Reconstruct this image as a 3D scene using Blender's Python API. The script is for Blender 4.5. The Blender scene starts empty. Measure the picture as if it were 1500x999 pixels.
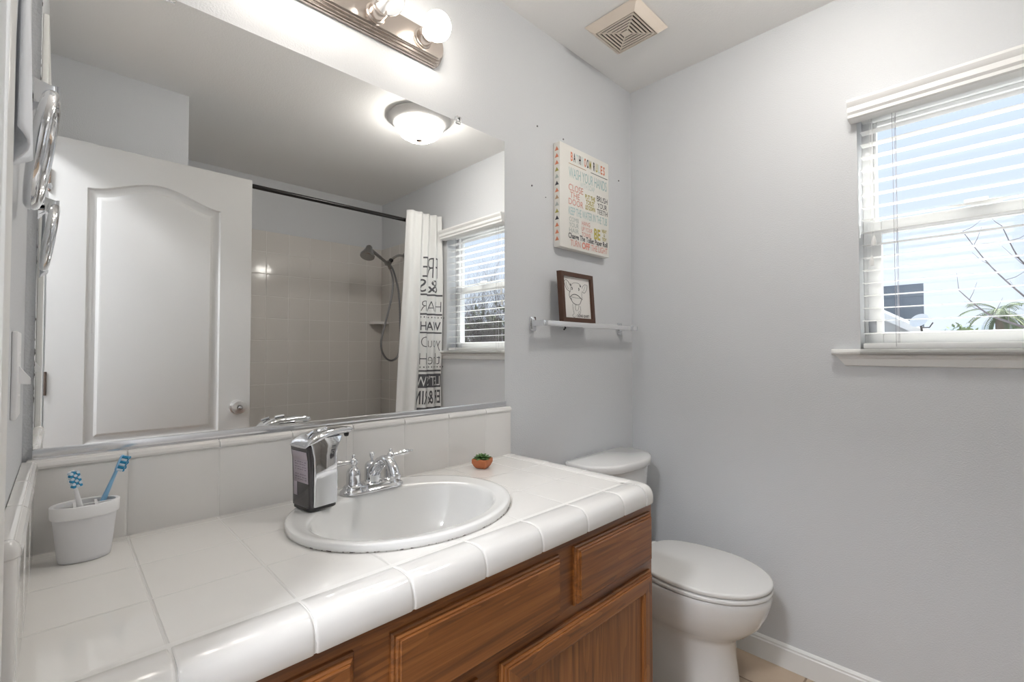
import bpy, bmesh, math, random
from math import sin, cos, pi, radians
from mathutils import Vector, Matrix

random.seed(7)
SC = bpy.context.scene
COL = SC.collection

# ------------------------------------------------------------------ camera
cd = bpy.data.cameras.new('camera'); cam = bpy.data.objects.new('camera', cd); COL.objects.link(cam)
CAMP = Vector((-1.97290, -1.20264, 1.18415)); YAW, PITCH, ROLL = 0.799775, 0.0229565, -0.00108857
fw = Vector((cos(YAW) * cos(PITCH), sin(YAW) * cos(PITCH), sin(PITCH)))
rt = Vector((sin(YAW), -cos(YAW), 0)); up = rt.cross(fw)
r2 = cos(ROLL) * rt + sin(ROLL) * up; u2 = -sin(ROLL) * rt + cos(ROLL) * up
mw = Matrix((r2, u2, -fw)).transposed().to_4x4(); mw.translation = CAMP
cam.matrix_world = mw
cd.sensor_fit = 'HORIZONTAL'; cd.sensor_width = 36; cd.lens = 682.178 / 1500 * 36
cd.clip_start = 0.01; cd.clip_end = 300
SC.camera = cam

# ------------------------------------------------------------------ world, sun, exposure
SKY = 0.54; SUN = 6.5; BULB = 9.5; DOME = 18.0; HALL_FILL = 95.0
w = bpy.data.worlds.new('sky'); SC.world = w; w.use_nodes = True
nt = w.node_tree; nt.nodes.clear()
tc = nt.nodes.new('ShaderNodeTexCoord'); sx = nt.nodes.new('ShaderNodeSeparateXYZ')
mr = nt.nodes.new('ShaderNodeMapRange'); mr.inputs['From Min'].default_value = -0.05; mr.inputs['From Max'].default_value = 0.6
cr = nt.nodes.new('ShaderNodeValToRGB')
cr.color_ramp.elements[0].color = (0.82, 0.88, 1.0, 1); cr.color_ramp.elements[1].color = (0.62, 0.76, 1.0, 1)
bg = nt.nodes.new('ShaderNodeBackground'); bg.inputs['Strength'].default_value = SKY
wo = nt.nodes.new('ShaderNodeOutputWorld')
nt.links.new(tc.outputs['Generated'], sx.inputs[0]); nt.links.new(sx.outputs['Z'], mr.inputs['Value'])
nt.links.new(mr.outputs[0], cr.inputs[0]); nt.links.new(cr.outputs[0], bg.inputs['Color']); nt.links.new(bg.outputs[0], wo.inputs[0])
sl = bpy.data.lights.new('sun', 'SUN'); sl.energy = SUN; sl.angle = radians(0.6); sl.color = (1.0, 0.97, 0.92)
so = bpy.data.objects.new('sun', sl); COL.objects.link(so)
so.rotation_euler = Vector((-0.60, 0.34, -0.85)).to_track_quat('-Z', 'Y').to_euler(); so.location = (6, -8, 9)
SC.view_settings.view_transform = 'Standard'; SC.view_settings.look = 'None'
SC.view_settings.gamma = 1.0; SC.view_settings.use_curve_mapping = False; SC.view_settings.exposure = 1.12

# ------------------------------------------------------------------ helpers: materials
def mat(name, col, rough=0.5, metal=0.0, coat=0.0, spec=None, trans=0.0, ior=None, bump=None, emit=None, estr=0, sss=0.0, alpha=None):
    m = bpy.data.materials.new(name); m.use_nodes = True
    b = m.node_tree.nodes['Principled BSDF']
    b.inputs['Base Color'].default_value = (*col, 1); b.inputs['Roughness'].default_value = rough; b.inputs['Metallic'].default_value = metal
    b.inputs['Coat Weight'].default_value = coat
    b.inputs['Coat Roughness'].default_value = 0.05
    if spec is not None: b.inputs['Specular IOR Level'].default_value = spec
    b.inputs['Transmission Weight'].default_value = trans
    if ior: b.inputs['IOR'].default_value = ior
    if alpha is not None: b.inputs['Alpha'].default_value = alpha
    if sss: b.inputs['Subsurface Weight'].default_value = sss; b.inputs['Subsurface Radius'].default_value = (0.01, 0.01, 0.01)
    if emit: b.inputs['Emission Color'].default_value = (*emit, 1); b.inputs['Emission Strength'].default_value = estr
    if bump:
        sc, st, dist = bump
        N = m.node_tree.nodes; L = m.node_tree.links
        t = N.new('ShaderNodeTexCoord'); n = N.new('ShaderNodeTexNoise'); n.inputs['Scale'].default_value = sc; n.inputs['Detail'].default_value = 3
        bp = N.new('ShaderNodeBump'); bp.inputs['Strength'].default_value = st; bp.inputs['Distance'].default_value = dist
        L.new(t.outputs['Object'], n.inputs['Vector']); L.new(n.outputs['Fac'], bp.inputs['Height']); L.new(bp.outputs[0], b.inputs['Normal'])
    return m

def node_math(N, L, op, a, b=None, c=None):
    n = N.new('ShaderNodeMath'); n.operation = op
    for i, v in enumerate((a, b, c)):
        if v is None: continue
        if isinstance(v, (int, float)): n.inputs[i].default_value = v
        else: L.new(v, n.inputs[i])
    return n.outputs[0]

def tile_mat(name, tile, grout, axes, offs, pitch, gw=0.0025, rough=0.12, vary=0.03, mottle=None, bumpd=0.0012, wav=0.02):
    """glazed tile: grout lines from geometry position (world axes), each tile slightly uneven"""
    m = bpy.data.materials.new(name); m.use_nodes = True
    N = m.node_tree.nodes; L = m.node_tree.links; b = N['Principled BSDF']
    g = N.new('ShaderNodeNewGeometry'); s = N.new('ShaderNodeSeparateXYZ'); L.new(g.outputs['Position'], s.inputs[0])
    dm = []; ids = []
    for ax, of, pi_ in zip(axes, offs, pitch):
        v = node_math(N, L, 'SUBTRACT', s.outputs[ax], of)
        v = node_math(N, L, 'DIVIDE', v, pi_)
        fr = node_math(N, L, 'FRACT', v)
        ids.append(node_math(N, L, 'FLOOR', v))
        e = node_math(N, L, 'MINIMUM', fr, node_math(N, L, 'SUBTRACT', 1.0, fr))
        dm.append(node_math(N, L, 'MULTIPLY', e, pi_))
    d = node_math(N, L, 'MINIMUM', dm[0], dm[1])
    rng = N.new('ShaderNodeMapRange'); rng.inputs['From Min'].default_value = gw * 0.5; rng.inputs['From Max'].default_value = gw * 0.5 + 0.0015
    L.new(d, rng.inputs['Value'])
    cid = N.new('ShaderNodeCombineXYZ'); L.new(ids[0], cid.inputs[0]); L.new(ids[1], cid.inputs[1])
    wn = N.new('ShaderNodeTexWhiteNoise'); L.new(cid.outputs[0], wn.inputs['Vector'])
    hsv = N.new('ShaderNodeHueSaturation'); hsv.inputs['Color'].default_value = (*tile, 1)
    L.new(node_math(N, L, 'MULTIPLY_ADD', wn.outputs['Value'], vary, 1 - vary / 2), hsv.inputs['Value'])
    src = hsv.outputs[0]
    if mottle:
        no = N.new('ShaderNodeTexNoise'); no.inputs['Scale'].default_value = 9; no.inputs['Detail'].default_value = 5
        L.new(g.outputs['Position'], no.inputs['Vector'])
        mm = N.new('ShaderNodeMix'); mm.data_type = 'RGBA'; L.new(no.outputs['Fac'], mm.inputs['Factor'])
        L.new(src, mm.inputs['A']); mm.inputs['B'].default_value = (*mottle, 1); src = mm.outputs['Result']
    mx = N.new('ShaderNodeMix'); mx.data_type = 'RGBA'; L.new(rng.outputs[0], mx.inputs['Factor'])
    mx.inputs['A'].default_value = (*grout, 1); L.new(src, mx.inputs['B']); L.new(mx.outputs['Result'], b.inputs['Base Color'])
    L.new(node_math(N, L, 'MULTIPLY_ADD', rng.outputs[0], rough - 0.7, 0.7), b.inputs['Roughness'])
    no2 = N.new('ShaderNodeTexNoise'); no2.inputs['Scale'].default_value = 14; no2.inputs['Detail'].default_value = 1
    L.new(g.outputs['Position'], no2.inputs['Vector'])
    h = node_math(N, L, 'MULTIPLY_ADD', no2.outputs['Fac'], wav, rng.outputs[0])
    bp = N.new('ShaderNodeBump'); bp.inputs['Strength'].default_value = 1.0; bp.inputs['Distance'].default_value = bumpd
    L.new(h, bp.inputs['Height']); L.new(bp.outputs[0], b.inputs['Normal'])
    return m

def oak_mat(name, axis):
    m = bpy.data.materials.new(name); m.use_nodes = True
    N = m.node_tree.nodes; L = m.node_tree.links; b = N['Principled BSDF']
    g = N.new('ShaderNodeNewGeometry'); mp = N.new('ShaderNodeMapping')
    sc = [95, 95, 95]; sc['xyz'.index(axis)] = 3.0; mp.inputs['Scale'].default_value = sc
    L.new(g.outputs['Position'], mp.inputs['Vector'])
    n = N.new('ShaderNodeTexNoise'); n.inputs['Scale'].default_value = 1; n.inputs['Detail'].default_value = 7; n.inputs['Roughness'].default_value = 0.62; n.inputs['Distortion'].default_value = 0.5
    L.new(mp.outputs[0], n.inputs['Vector'])
    mp2 = N.new('ShaderNodeMapping'); s2 = [11, 11, 11]; s2['xyz'.index(axis)] = 1.3; mp2.inputs['Scale'].default_value = s2
    L.new(g.outputs['Position'], mp2.inputs['Vector'])
    wv = N.new('ShaderNodeTexNoise'); wv.inputs['Scale'].default_value = 1; wv.inputs['Detail'].default_value = 2; wv.inputs['Distortion'].default_value = 1.2
    L.new(mp2.outputs[0], wv.inputs['Vector'])
    ring = node_math(N, L, 'FRACT', node_math(N, L, 'MULTIPLY', wv.outputs['Fac'], 7.0))
    v = node_math(N, L, 'MULTIPLY_ADD', ring, 0.14, node_math(N, L, 'MULTIPLY', n.outputs['Fac'], 0.9))
    c = N.new('ShaderNodeValToRGB'); L.new(v, c.inputs[0])
    c.color_ramp.elements[0].position = 0.28; c.color_ramp.elements[0].color = (0.105, 0.033, 0.008, 1)
    c.color_ramp.elements[1].position = 0.78; c.color_ramp.elements[1].color = (0.37, 0.142, 0.036, 1)
    e = c.color_ramp.elements.new(0.52); e.color = (0.235, 0.080, 0.017, 1)
    L.new(c.outputs[0], b.inputs['Base Color']); b.inputs['Roughness'].default_value = 0.42
    b.inputs['Coat Weight'].default_value = 0.35; b.inputs['Coat Roughness'].default_value = 0.22
    bp = N.new('ShaderNodeBump'); bp.inputs['Strength'].default_value = 0.25; bp.inputs['Distance'].default_value = 0.0006
    L.new(n.outputs['Fac'], bp.inputs['Height']); L.new(bp.outputs[0], b.inputs['Normal'])
    return m

M = {}
M['wall'] = mat('painted_wall', (0.68, 0.695, 0.715), 0.6, bump=(230, 0.55, 0.0022))
M['ceil'] = mat('painted_ceiling', (0.87, 0.865, 0.855), 0.8, bump=(160, 0.4, 0.002))
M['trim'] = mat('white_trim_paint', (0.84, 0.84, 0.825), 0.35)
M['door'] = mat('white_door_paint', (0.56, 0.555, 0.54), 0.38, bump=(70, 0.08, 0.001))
M['porc'] = mat('white_porcelain', (0.79, 0.79, 0.78), 0.07, coat=0.5)
M['sink'] = mat('white_sink_enamel', (0.87, 0.87, 0.86), 0.06, coat=0.6)
M['seat'] = mat('toilet_seat_plastic', (0.77, 0.765, 0.75), 0.22)
M['chrome'] = mat('chrome', (0.74, 0.75, 0.77), 0.04, 1.0)
M['dchrome'] = mat('shower_chrome', (0.42, 0.41, 0.40), 0.12, 1.0)
M['nickel'] = mat('brushed_nickel', (0.62, 0.55, 0.50), 0.24, 1.0)
M['alum'] = mat('aluminium_channel', (0.75, 0.76, 0.78), 0.22, 1.0)
M['black'] = mat('black_plastic', (0.012, 0.012, 0.013), 0.3)
M['blackmetal'] = mat('black_rod_metal', (0.012, 0.010, 0.010), 0.3, 0.3)
M['white'] = mat('white_plastic', (0.90, 0.90, 0.91), 0.3)
M['vinyl'] = mat('white_vinyl', (0.84, 0.84, 0.84), 0.35)
M['blind'] = mat('white_blind', (0.90, 0.90, 0.89), 0.45)
M['vent'] = mat('almond_plastic', (0.76, 0.67, 0.58), 0.45)
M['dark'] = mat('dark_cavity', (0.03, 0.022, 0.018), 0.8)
M['oakx'] = oak_mat('oak_grain_horizontal', 'x'); M['oakz'] = oak_mat('oak_grain_vertical', 'z')
M['glaze'] = mat('white_glazed_tile', (0.80, 0.785, 0.765), 0.09, coat=0.4, bump=(14, 0.5, 0.0006))
M['grout'] = mat('pale_grout', (0.80, 0.79, 0.77), 0.8)
gm = bpy.data.materials.new('window_glass'); gm.use_nodes = True; N = gm.node_tree.nodes; L = gm.node_tree.links; N.clear()
tr = N.new('ShaderNodeBsdfTransparent'); gl = N.new('ShaderNodeBsdfGlossy'); gl.inputs['Roughness'].default_value = 0.0; mxs = N.new('ShaderNodeMixShader'); mxs.inputs[0].default_value = 0.04; oo = N.new('ShaderNodeOutputMaterial')
tr.inputs['Color'].default_value = (0.97, 0.985, 0.98, 1)
L.new(tr.outputs[0], mxs.inputs[1]); L.new(gl.outputs[0], mxs.inputs[2]); L.new(mxs.outputs[0], oo.inputs[0]); M['glass'] = gm
M['clear'] = mat('clear_plastic', (0.97, 0.97, 0.97), 0.05, trans=0.9, ior=1.3)
M['field'] = tile_mat('counter_tile', (0.86, 0.845, 0.82), (0.74, 0.73, 0.71), ('X', 'Y'), (-1.872, -0.497), (0.1522, 0.1515), gw=0.002, rough=0.07, bumpd=0.0007, wav=0.6)
M['showertile_x'] = tile_mat('shower_tile_back', (0.72, 0.69, 0.655), (0.79, 0.765, 0.735), ('X', 'Z'), (-0.914, 1.905), (0.1545, 0.159), gw=0.0035, rough=0.12, bumpd=0.0009, wav=0.8)
M['showertile_y'] = tile_mat('shower_tile_side', (0.72, 0.69, 0.655), (0.79, 0.765, 0.735), ('Y', 'Z'), (-2.44, 1.905), (0.1545, 0.159), gw=0.0035, rough=0.12, bumpd=0.0009, wav=0.8)
M['floor'] = tile_mat('floor_tile', (0.50, 0.37, 0.26), (0.30, 0.22, 0.16), ('X', 'Y'), (-0.175, -0.715), (0.33, 0.33), gw=0.005, rough=0.45, mottle=(0.62, 0.50, 0.38), bumpd=0.001)
# mirror silvering with a darkened worn strip near its left edge
m = bpy.data.materials.new('mirror_silver'); m.use_nodes = True; N = m.node_tree.nodes; L = m.node_tree.links; b = N['Principled BSDF']
b.inputs['Metallic'].default_value = 1; b.inputs['Roughness'].default_value = 0.0
g = N.new('ShaderNodeNewGeometry'); s = N.new('ShaderNodeSeparateXYZ'); L.new(g.outputs['Position'], s.inputs[0])
no = N.new('ShaderNodeTexNoise'); no.inputs['Scale'].default_value = 60; L.new(g.outputs['Position'], no.inputs['Vector'])
edge = node_math(N, L, 'MULTIPLY', node_math(N, L, 'SUBTRACT', s.outputs['X'], -2.005), 130.0)
wear = node_math(N, L, 'GREATER_THAN', node_math(N, L, 'SUBTRACT', node_math(N, L, 'SUBTRACT', no.outputs['Fac'], edge), 0.0), 0.52)
mx = N.new('ShaderNodeMix'); mx.data_type = 'RGBA'; L.new(wear, mx.inputs['Factor'])
mx.inputs['A'].default_value = (0.94, 0.945, 0.94, 1); mx.inputs['B'].default_value = (0.10, 0.09, 0.09, 1)
L.new(mx.outputs['Result'], b.inputs['Base Color']); M['mirror'] = m

# ------------------------------------------------------------------ helpers: geometry
def nb(): return bmesh.new()
def add_box(bm, x0, x1, y0, y1, z0, z1, bev=0.0, seg=2):
    r = bmesh.ops.create_cube(bm, size=1.0)
    vs = r['verts']
    for v in vs:
        v.co = Vector(((x0 + x1) / 2 + v.co.x * (x1 - x0), (y0 + y1) / 2 + v.co.y * (y1 - y0), (z0 + z1) / 2 + v.co.z * (z1 - z0)))
    if bev > 0:
        es = list({e for v in vs for e in v.link_edges})
        bmesh.ops.bevel(bm, geom=es, offset=bev, segments=seg, affect='EDGES', profile=0.5)
    return bm
def loft(bm, rings, close=True, cap0=True, cap1=True):
    """rings: list of equal-length point lists"""
    vr = [[bm.verts.new(p) for p in r] for r in rings]
    n = len(vr[0])
    for a, b_ in zip(vr, vr[1:]):
        for i in range(n if close else n - 1):
            j = (i + 1) % n
            try: bm.faces.new((a[i], a[j], b_[j], b_[i]))
            except ValueError: pass
    if cap0 and close: bm.faces.new(list(reversed(vr[0])))
    if cap1 and close: bm.faces.new(vr[-1])
    return vr
def circ(c, r, axis='z', n=24, r2=None):
    r2 = r if r2 is None else r2; c = Vector(c); out = []
    for i in range(n):
        a = 2 * pi * i / n
        if axis == 'z': out.append(c + Vector((r * cos(a), r2 * sin(a), 0)))
        elif axis == 'y': out.append(c + Vector((r * cos(a), 0, r2 * sin(a))))
        else: out.append(c + Vector((0, r * cos(a), r2 * sin(a))))
    return out
def lathe(bm, c, prof, axis='z', n=28, cap0=True, cap1=True):
    """prof: (radius, height along axis) pairs"""
    d = {'x': Vector((1, 0, 0)), 'y': Vector((0, 1, 0)), 'z': Vector((0, 0, 1))}[axis]
    return loft(bm, [circ(Vector(c) + d * h, max(r, 1e-5), axis, n) for r, h in prof], True, cap0, cap1)
def lathe_dir(bm, c, d, prof, n=20):
    d = Vector(d).normalized(); q = Vector((0, 0, 1)).rotation_difference(d)
    rings = []
    for r, h in prof:
        rings.append([Vector(c) + d * h + q @ Vector((max(r, 1e-5) * cos(2 * pi * i / n), max(r, 1e-5) * sin(2 * pi * i / n), 0)) for i in range(n)])
    return loft(bm, rings)
def tube(bm, pts, r, n=12, closed=False, cap=True):
    pts = [Vector(p) for p in pts]; rr = r if isinstance(r, (list, tuple)) else [r] * len(pts)
    rings = []; prev = None
    for i, p in enumerate(pts):
        if closed: t = pts[(i + 1) % len(pts)] - pts[i - 1]
        else: t = pts[min(i + 1, len(pts) - 1)] - pts[max(i - 1, 0)]
        t.normalize()
        if prev is None:
            a = Vector((0, 0, 1)) if abs(t.z) < 0.9 else Vector((1, 0, 0))
            u = t.cross(a).normalized()
        else:
            u = (prev - t * prev.dot(t)).normalized()
        prev = u; v = t.cross(u)
        rings.append([p + (u * cos(2 * pi * k / n) + v * sin(2 * pi * k / n)) * rr[i] for k in range(n)])
    if closed:
        rings.append(rings[0]); loft(bm, rings, True, False, False); bmesh.ops.remove_doubles(bm, verts=bm.verts[:], dist=1e-6)
    else: loft(bm, rings, True, cap, cap)
    return bm
def smoothpath(P, k=6):
    P = [Vector(p) for p in P]; out = []
    for i in range(len(P) - 1):
        p0 = P[max(i - 1, 0)]; p1 = P[i]; p2 = P[i + 1]; p3 = P[min(i + 2, len(P) - 1)]
        for j in range(k):
            t = j / k
            out.append(0.5 * ((2 * p1) + (-p0 + p2) * t + (2 * p0 - 5 * p1 + 4 * p2 - p3) * t * t + (-p0 + 3 * p1 - 3 * p2 + p3) * t ** 3))
    out.append(P[-1]); return out
def ball(bm, c, r, sx=1, sy=1, sz=1, seg=20):
    q = bmesh.ops.create_uvsphere(bm, u_segments=seg, v_segments=seg // 2 + 2, radius=1.0)
    for v in q['verts']: v.co = Vector(c) + Vector((v.co.x * r * sx, v.co.y * r * sy, v.co.z * r * sz))
    return q['verts']

BASE = {}
def obj(name, bm, m, parent=None, origin=None, smooth=True, ang=35, kind=None, solid=None, ex=None):
    org = BASE[parent.name] if parent else (Vector(origin) if origin else Vector((0, 0, 0)))
    if not bm.faces: raise RuntimeError('empty ' + name)
    bmesh.ops.recalc_face_normals(bm, faces=bm.faces[:])
    for v in bm.verts: v.co -= org
    for f in bm.faces: f.smooth = smooth
    me = bpy.data.meshes.new(name); bm.to_mesh(me); bm.free()
    if smooth: me.set_sharp_from_angle(angle=radians(ang))
    ms = m if isinstance(m, (list, tuple)) else [m]
    for x in ms: me.materials.append(x)
    o = bpy.data.objects.new(name, me); COL.objects.link(o)
    if parent: o.parent = parent
    else: o.location = org
    BASE[o.name] = org
    if solid:
        s = o.modifiers.new('thickness', 'SOLIDIFY'); s.thickness = solid; s.offset = 0
    if kind: o['kind'] = kind
    return o
def thing(name, label, cat, loc, group=None):
    o = bpy.data.objects.new(name, None); COL.objects.link(o); o.location = loc; o.empty_display_size = 0.05
    o['label'] = label; o['category'] = cat; BASE[o.name] = Vector(loc)
    if group: o['group'] = group
    return o
def tag(o, label, cat, group=None):
    o['label'] = label; o['category'] = cat
    if group: o['group'] = group
    return o
def struct(name, bm, m, parent=None, **k):
    o = obj(name, bm, m, parent, **k)
    if not parent: o['kind'] = 'structure'
    return o
def text_bm(bm, s, size, fn, bold=0.0, wid=None, cuts=0, mat_index=0, align='CENTER', cell=None):
    """adds the letters of s to bm; fn maps flat (u, v) of the letters to a point of the surface"""
    c = bpy.data.curves.new('t', 'FONT'); c.body = s; c.size = size; c.align_x = align; c.offset = bold; c.resolution_u = 3
    o = bpy.data.objects.new('t', c); COL.objects.link(o)
    dg = bpy.context.evaluated_depsgraph_get(); me = bpy.data.meshes.new_from_object(o.evaluated_get(dg))
    b2 = bmesh.new(); b2.from_mesh(me)
    bmesh.ops.triangulate(b2, faces=b2.faces[:])
    if cell:
        for _ in range(5):
            es = [e for e in b2.edges if e.calc_length() > cell]
            if not es: break
            bmesh.ops.subdivide_edges(b2, edges=es, cuts=1); bmesh.ops.triangulate(b2, faces=b2.faces[:])
    xs = [v.co.x for v in b2.verts]
    if xs:
        w0 = max(xs) - min(xs); k = (wid / w0) if wid else 1.0
        mid = (max(xs) + min(xs)) / 2 if align == 'CENTER' else min(xs)
        mp = {}
        for v in b2.verts: mp[v] = bm.verts.new(fn((v.co.x - mid) * k, v.co.y))
        for f in b2.faces:
            try: nf = bm.faces.new([mp[v] for v in f.verts]); nf.material_index = mat_index
            except ValueError: pass
    b2.free(); bpy.data.objects.remove(o); bpy.data.curves.remove(c); bpy.data.meshes.remove(me)

# ------------------------------------------------------------------ room shell
CH = 2.44; XL = -2.018; YB = -2.44
bm = nb(); add_box(bm, -3.3, 0.14, -2.58, 0.12, -0.12, 0.0); struct('floor', bm, M['floor'])
bm = nb(); add_box(bm, -3.3, 0.14, -2.58, 0.12, CH, CH + 0.12); struct('ceiling', bm, M['ceil'])
bm = nb(); add_box(bm, XL - 0.12, 0.14, 0.0, 0.12, 0, CH); struct('wall_vanity', bm, M['wall'])
# window wall with its opening
WY0, WY1, WZ0, WZ1 = -1.500, -0.890, 1.170, 2.030
bm = nb()
add_box(bm, 0, 0.14, WY1, 0.0, 0, CH); add_box(bm, 0, 0.14, YB, WY0, 0, CH)
add_box(bm, 0, 0.14, WY0, WY1, 0, WZ0); add_box(bm, 0, 0.14, WY0, WY1, WZ1, CH)
struct('wall_window', bm, M['wall'], smooth=False)
# left wall with the doorway, hallway beyond
DY0, DY1, DZ = -1.345, -0.632, 2.045
bm = nb()
add_box(bm, XL - 0.12, XL, DY1, 0.0, 0, CH); add_box(bm, XL - 0.12, XL, -1.534, DY0, 0, CH); add_box(bm, XL - 0.12, XL, DY0, DY1, DZ, CH)
struct('wall_left', bm, M['wall'], smooth=False)
bm = nb(); add_box(bm, XL - 0.12, -1.534, -2.44, -1.534, 0, CH); struct('wall_shower_end', bm, M['wall'], smooth=False)
bm = nb(); add_box(bm, -3.3, 0.14, -2.58, -2.44, 0, CH); struct('wall_back', bm, M['wall'])
bm = nb(); add_box(bm, -3.3, -3.2, -2.44, 0.12, 0, CH); add_box(bm, -3.2, XL - 0.12, 0.0, 0.12, 0, CH); struct('wall_hallway', bm, M['wall'], smooth=False)
# door casing and jambs
bm = nb()
cx0, cx1 = XL, XL + 0.012
add_box(bm, cx0, cx1, DY1, DY1 + 0.057, 0, DZ + 0.057, 0.003); add_box(bm, cx0, cx1, DY0 - 0.057, DY0, 0, DZ + 0.057, 0.003)
add_box(bm, cx0, cx1, DY0, DY1, DZ, DZ + 0.057, 0.003)
add_box(bm, XL - 0.12, XL, DY1 - 0.012, DY1, 0, DZ); add_box(bm, XL - 0.12, XL, DY0, DY0 + 0.012, 0, DZ); add_box(bm, XL - 0.12, XL, DY0, DY1, DZ - 0.012, DZ)
struct('trim_1', bm, M['trim'])
# baseboards
def baseprof(t=0.012, h=0.088):
    return [(0, 0), (t, 0), (t, h - 0.018), (t - 0.003, h - 0.014), (t - 0.003, h - 0.008), (t - 0.007, h - 0.003), (0, h)]
bm = nb(); rings = []
for y in (0.0, -1.60): rings.append([Vector((-a, y, z)) for a, z in baseprof()])
loft(bm, rings); struct('baseboard_window', bm, M['trim'], ang=20)
bm = nb(); rings = []
for x in (-0.012, -0.80): rings.append([Vector((x, -a, z)) for a, z in baseprof()])
loft(bm, rings); struct('baseboard_vanity', bm, M['trim'], ang=20)

# ------------------------------------------------------------------ shower alcove
bm = nb(); add_box(bm, -1.534, 0.0, -2.44, -2.432, 0.40, 2.055, 0.003); struct('wall_tile_back', bm, M['showertile_x'])
bm = nb(); add_box(bm, -0.008, 0.0, -2.432, -1.60, 0.40, 2.055, 0.003); struct('wall_tile_side', bm, M['showertile_y'])
bm = nb(); add_box(bm, -1.534, -1.526, -2.432, -1.60, 0.40, 2.055, 0.003); struct('wall_tile_end', bm, M['showertile_y'])
t = thing('bathtub', 'white bathtub in the tiled alcove behind the shower curtain', 'bathtub', (-0.77, -2.02, 0))
bm = nb()
def rr(x0, x1, y0, y1, z, r, k=6):
    out = []
    for cx, cy, a0 in ((x1 - r, y1 - r, 0), (x0 + r, y1 - r, 90), (x0 + r, y0 + r, 180), (x1 - r, y0 + r, 270)):
        for i in range(k + 1):
            a = radians(a0 + 90 * i / k); out.append(Vector((cx + r * cos(a), cy + r * sin(a), z)))
    return out
loft(bm, [rr(-1.52, -0.012, -2.428, -1.64, 0.0, 0.01), rr(-1.52, -0.012, -2.428, -1.64, 0.40, 0.01), rr(-1.515, -0.017, -2.423, -1.645, 0.41, 0.015),
          rr(-1.44, -0.09, -2.37, -1.72, 0.41, 0.12), rr(-1.42, -0.11, -2.35, -1.74, 0.38, 0.13), rr(-1.32, -0.18, -2.30, -1.80, 0.08, 0.14)])
obj('tub_body', bm, M['porc'], t)
bm = nb(); lathe(bm, (-0.30, -2.05, 0.081), [(0.03, 0), (0.03, 0.004), (0.012, 0.006)]); obj('drain', bm, M['chrome'], t)

# corner soap shelf
bm = nb()
pts = [Vector((-0.009, -2.30 + 0.0, 1.435)), Vector((-0.009, -2.430, 1.435)), Vector((-0.12, -2.430, 1.435))]
arc = [Vector((-0.009 - 0.11 * sin(radians(a)), -2.43 + 0.13 * cos(radians(a)), 1.435)) for a in range(0, 91, 10)]
ring0 = [Vector((-0.009, -2.431, 1.435))] + arc
loft(bm, [[p + Vector((0, 0, -0.02)) for p in ring0], ring0])
tag(obj('soap_shelf', bm, M['glaze'], origin=(-0.009, -2.43, 1.415)), 'small ceramic corner shelf in the tiled shower, behind the shower hose', 'shelf')

# shower head, arm, hose
t = thing('handheld_shower', 'chrome handheld shower head with coiled metal hose on the tiled shower wall', 'shower head', (-0.008, -2.05, 1.90))
bm = nb(); lathe(bm, (-0.009, -2.05, 1.945), [(0.028, 0), (0.026, -0.008), (0.012, -0.012)], axis='x'); obj('wall_flange', bm, M['dchrome'], t)
bm = nb(); tube(bm, smoothpath([(-0.01, -2.05, 1.945), (-0.06, -2.05, 1.945), (-0.10, -2.05, 1.925), (-0.135, -2.05, 1.895)]), 0.0095); obj('shower_arm', bm, M['dchrome'], t)
bm = nb(); lathe_dir(bm, (-0.125, -2.05, 1.905), (-0.6, 0, -0.75), [(0.010, 0), (0.016, 0.004), (0.018, 0.018), (0.014, 0.028), (0.019, 0.034), (0.018, 0.05), (0.011, 0.055)]); obj('swivel_joint', bm, M['black'], t)
bm = nb()
lathe_dir(bm, (-0.165, -2.045, 1.868), (0, 1, 0.1), [(0.016, -0.02), (0.02, -0.01), (0.02, 0.015), (0.014, 0.022)])
obj('bracket', bm, M['dchrome'], t)
bm = nb(); tube(bm, smoothpath([(-0.145, -2.04, 1.825), (-0.175, -2.03, 1.862), (-0.24, -2.02, 1.898), (-0.32, -2.01, 1.942), (-0.35, -2.0, 1.950)]), [0.011] * 12 + [0.0125] * 13); obj('handle', bm, M['dchrome'], t)
bm = nb(); lathe_dir(bm, (-0.340, -2.0, 1.960), (-0.32, 0.25, -0.92), [(0.012, -0.01), (0.022, 0.0), (0.026, 0.02), (0.045, 0.06), (0.052, 0.072), (0.052, 0.086), (0.047, 0.09)]); obj('spray_head', bm, M['dchrome'], t)
bm = nb()
hp = smoothpath([(-0.145, -2.04, 1.825), (-0.115, -2.05, 1.745), (-0.122, -2.05, 1.64), (-0.145, -2.05, 1.53), (-0.185, -2.05, 1.38), (-0.212, -2.05, 1.27), (-0.206, -2.05, 1.19), (-0.165, -2.05, 1.13), (-0.11, -2.05, 1.12), (-0.06, -2.05, 1.18), (-0.05, -2.05, 1.40), (-0.065, -2.05, 1.65), (-0.11, -2.05, 1.81), (-0.15, -2.05, 1.87)], 24)
tube(bm, hp, [0.0068 + 0.0014 * (i % 2) for i in range(len(hp))], n=10); obj('hose', bm, mat('metal_hose', (0.30, 0.30, 0.31), 0.3, 1.0), t, ang=80)

# curtain rod
bm = nb(); tube(bm, [(-1.534, -1.60, 2.088), (-0.75, -1.60, 2.090), (-0.001, -1.60, 2.092)], 0.0125, n=18)
for x, s in ((-1.534, 1), (0, -1)): lathe(bm, (x, -1.60, 2.09), [(0.024, 0), (0.024, s * 0.012), (0.0135, s * 0.018)], axis='x')
tag(obj('curtain_rod', bm, M['blackmetal'], origin=(-0.77, -1.60, 2.09)), 'black shower curtain rod spanning the tub alcove just below the ceiling', 'curtain rod')

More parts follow.
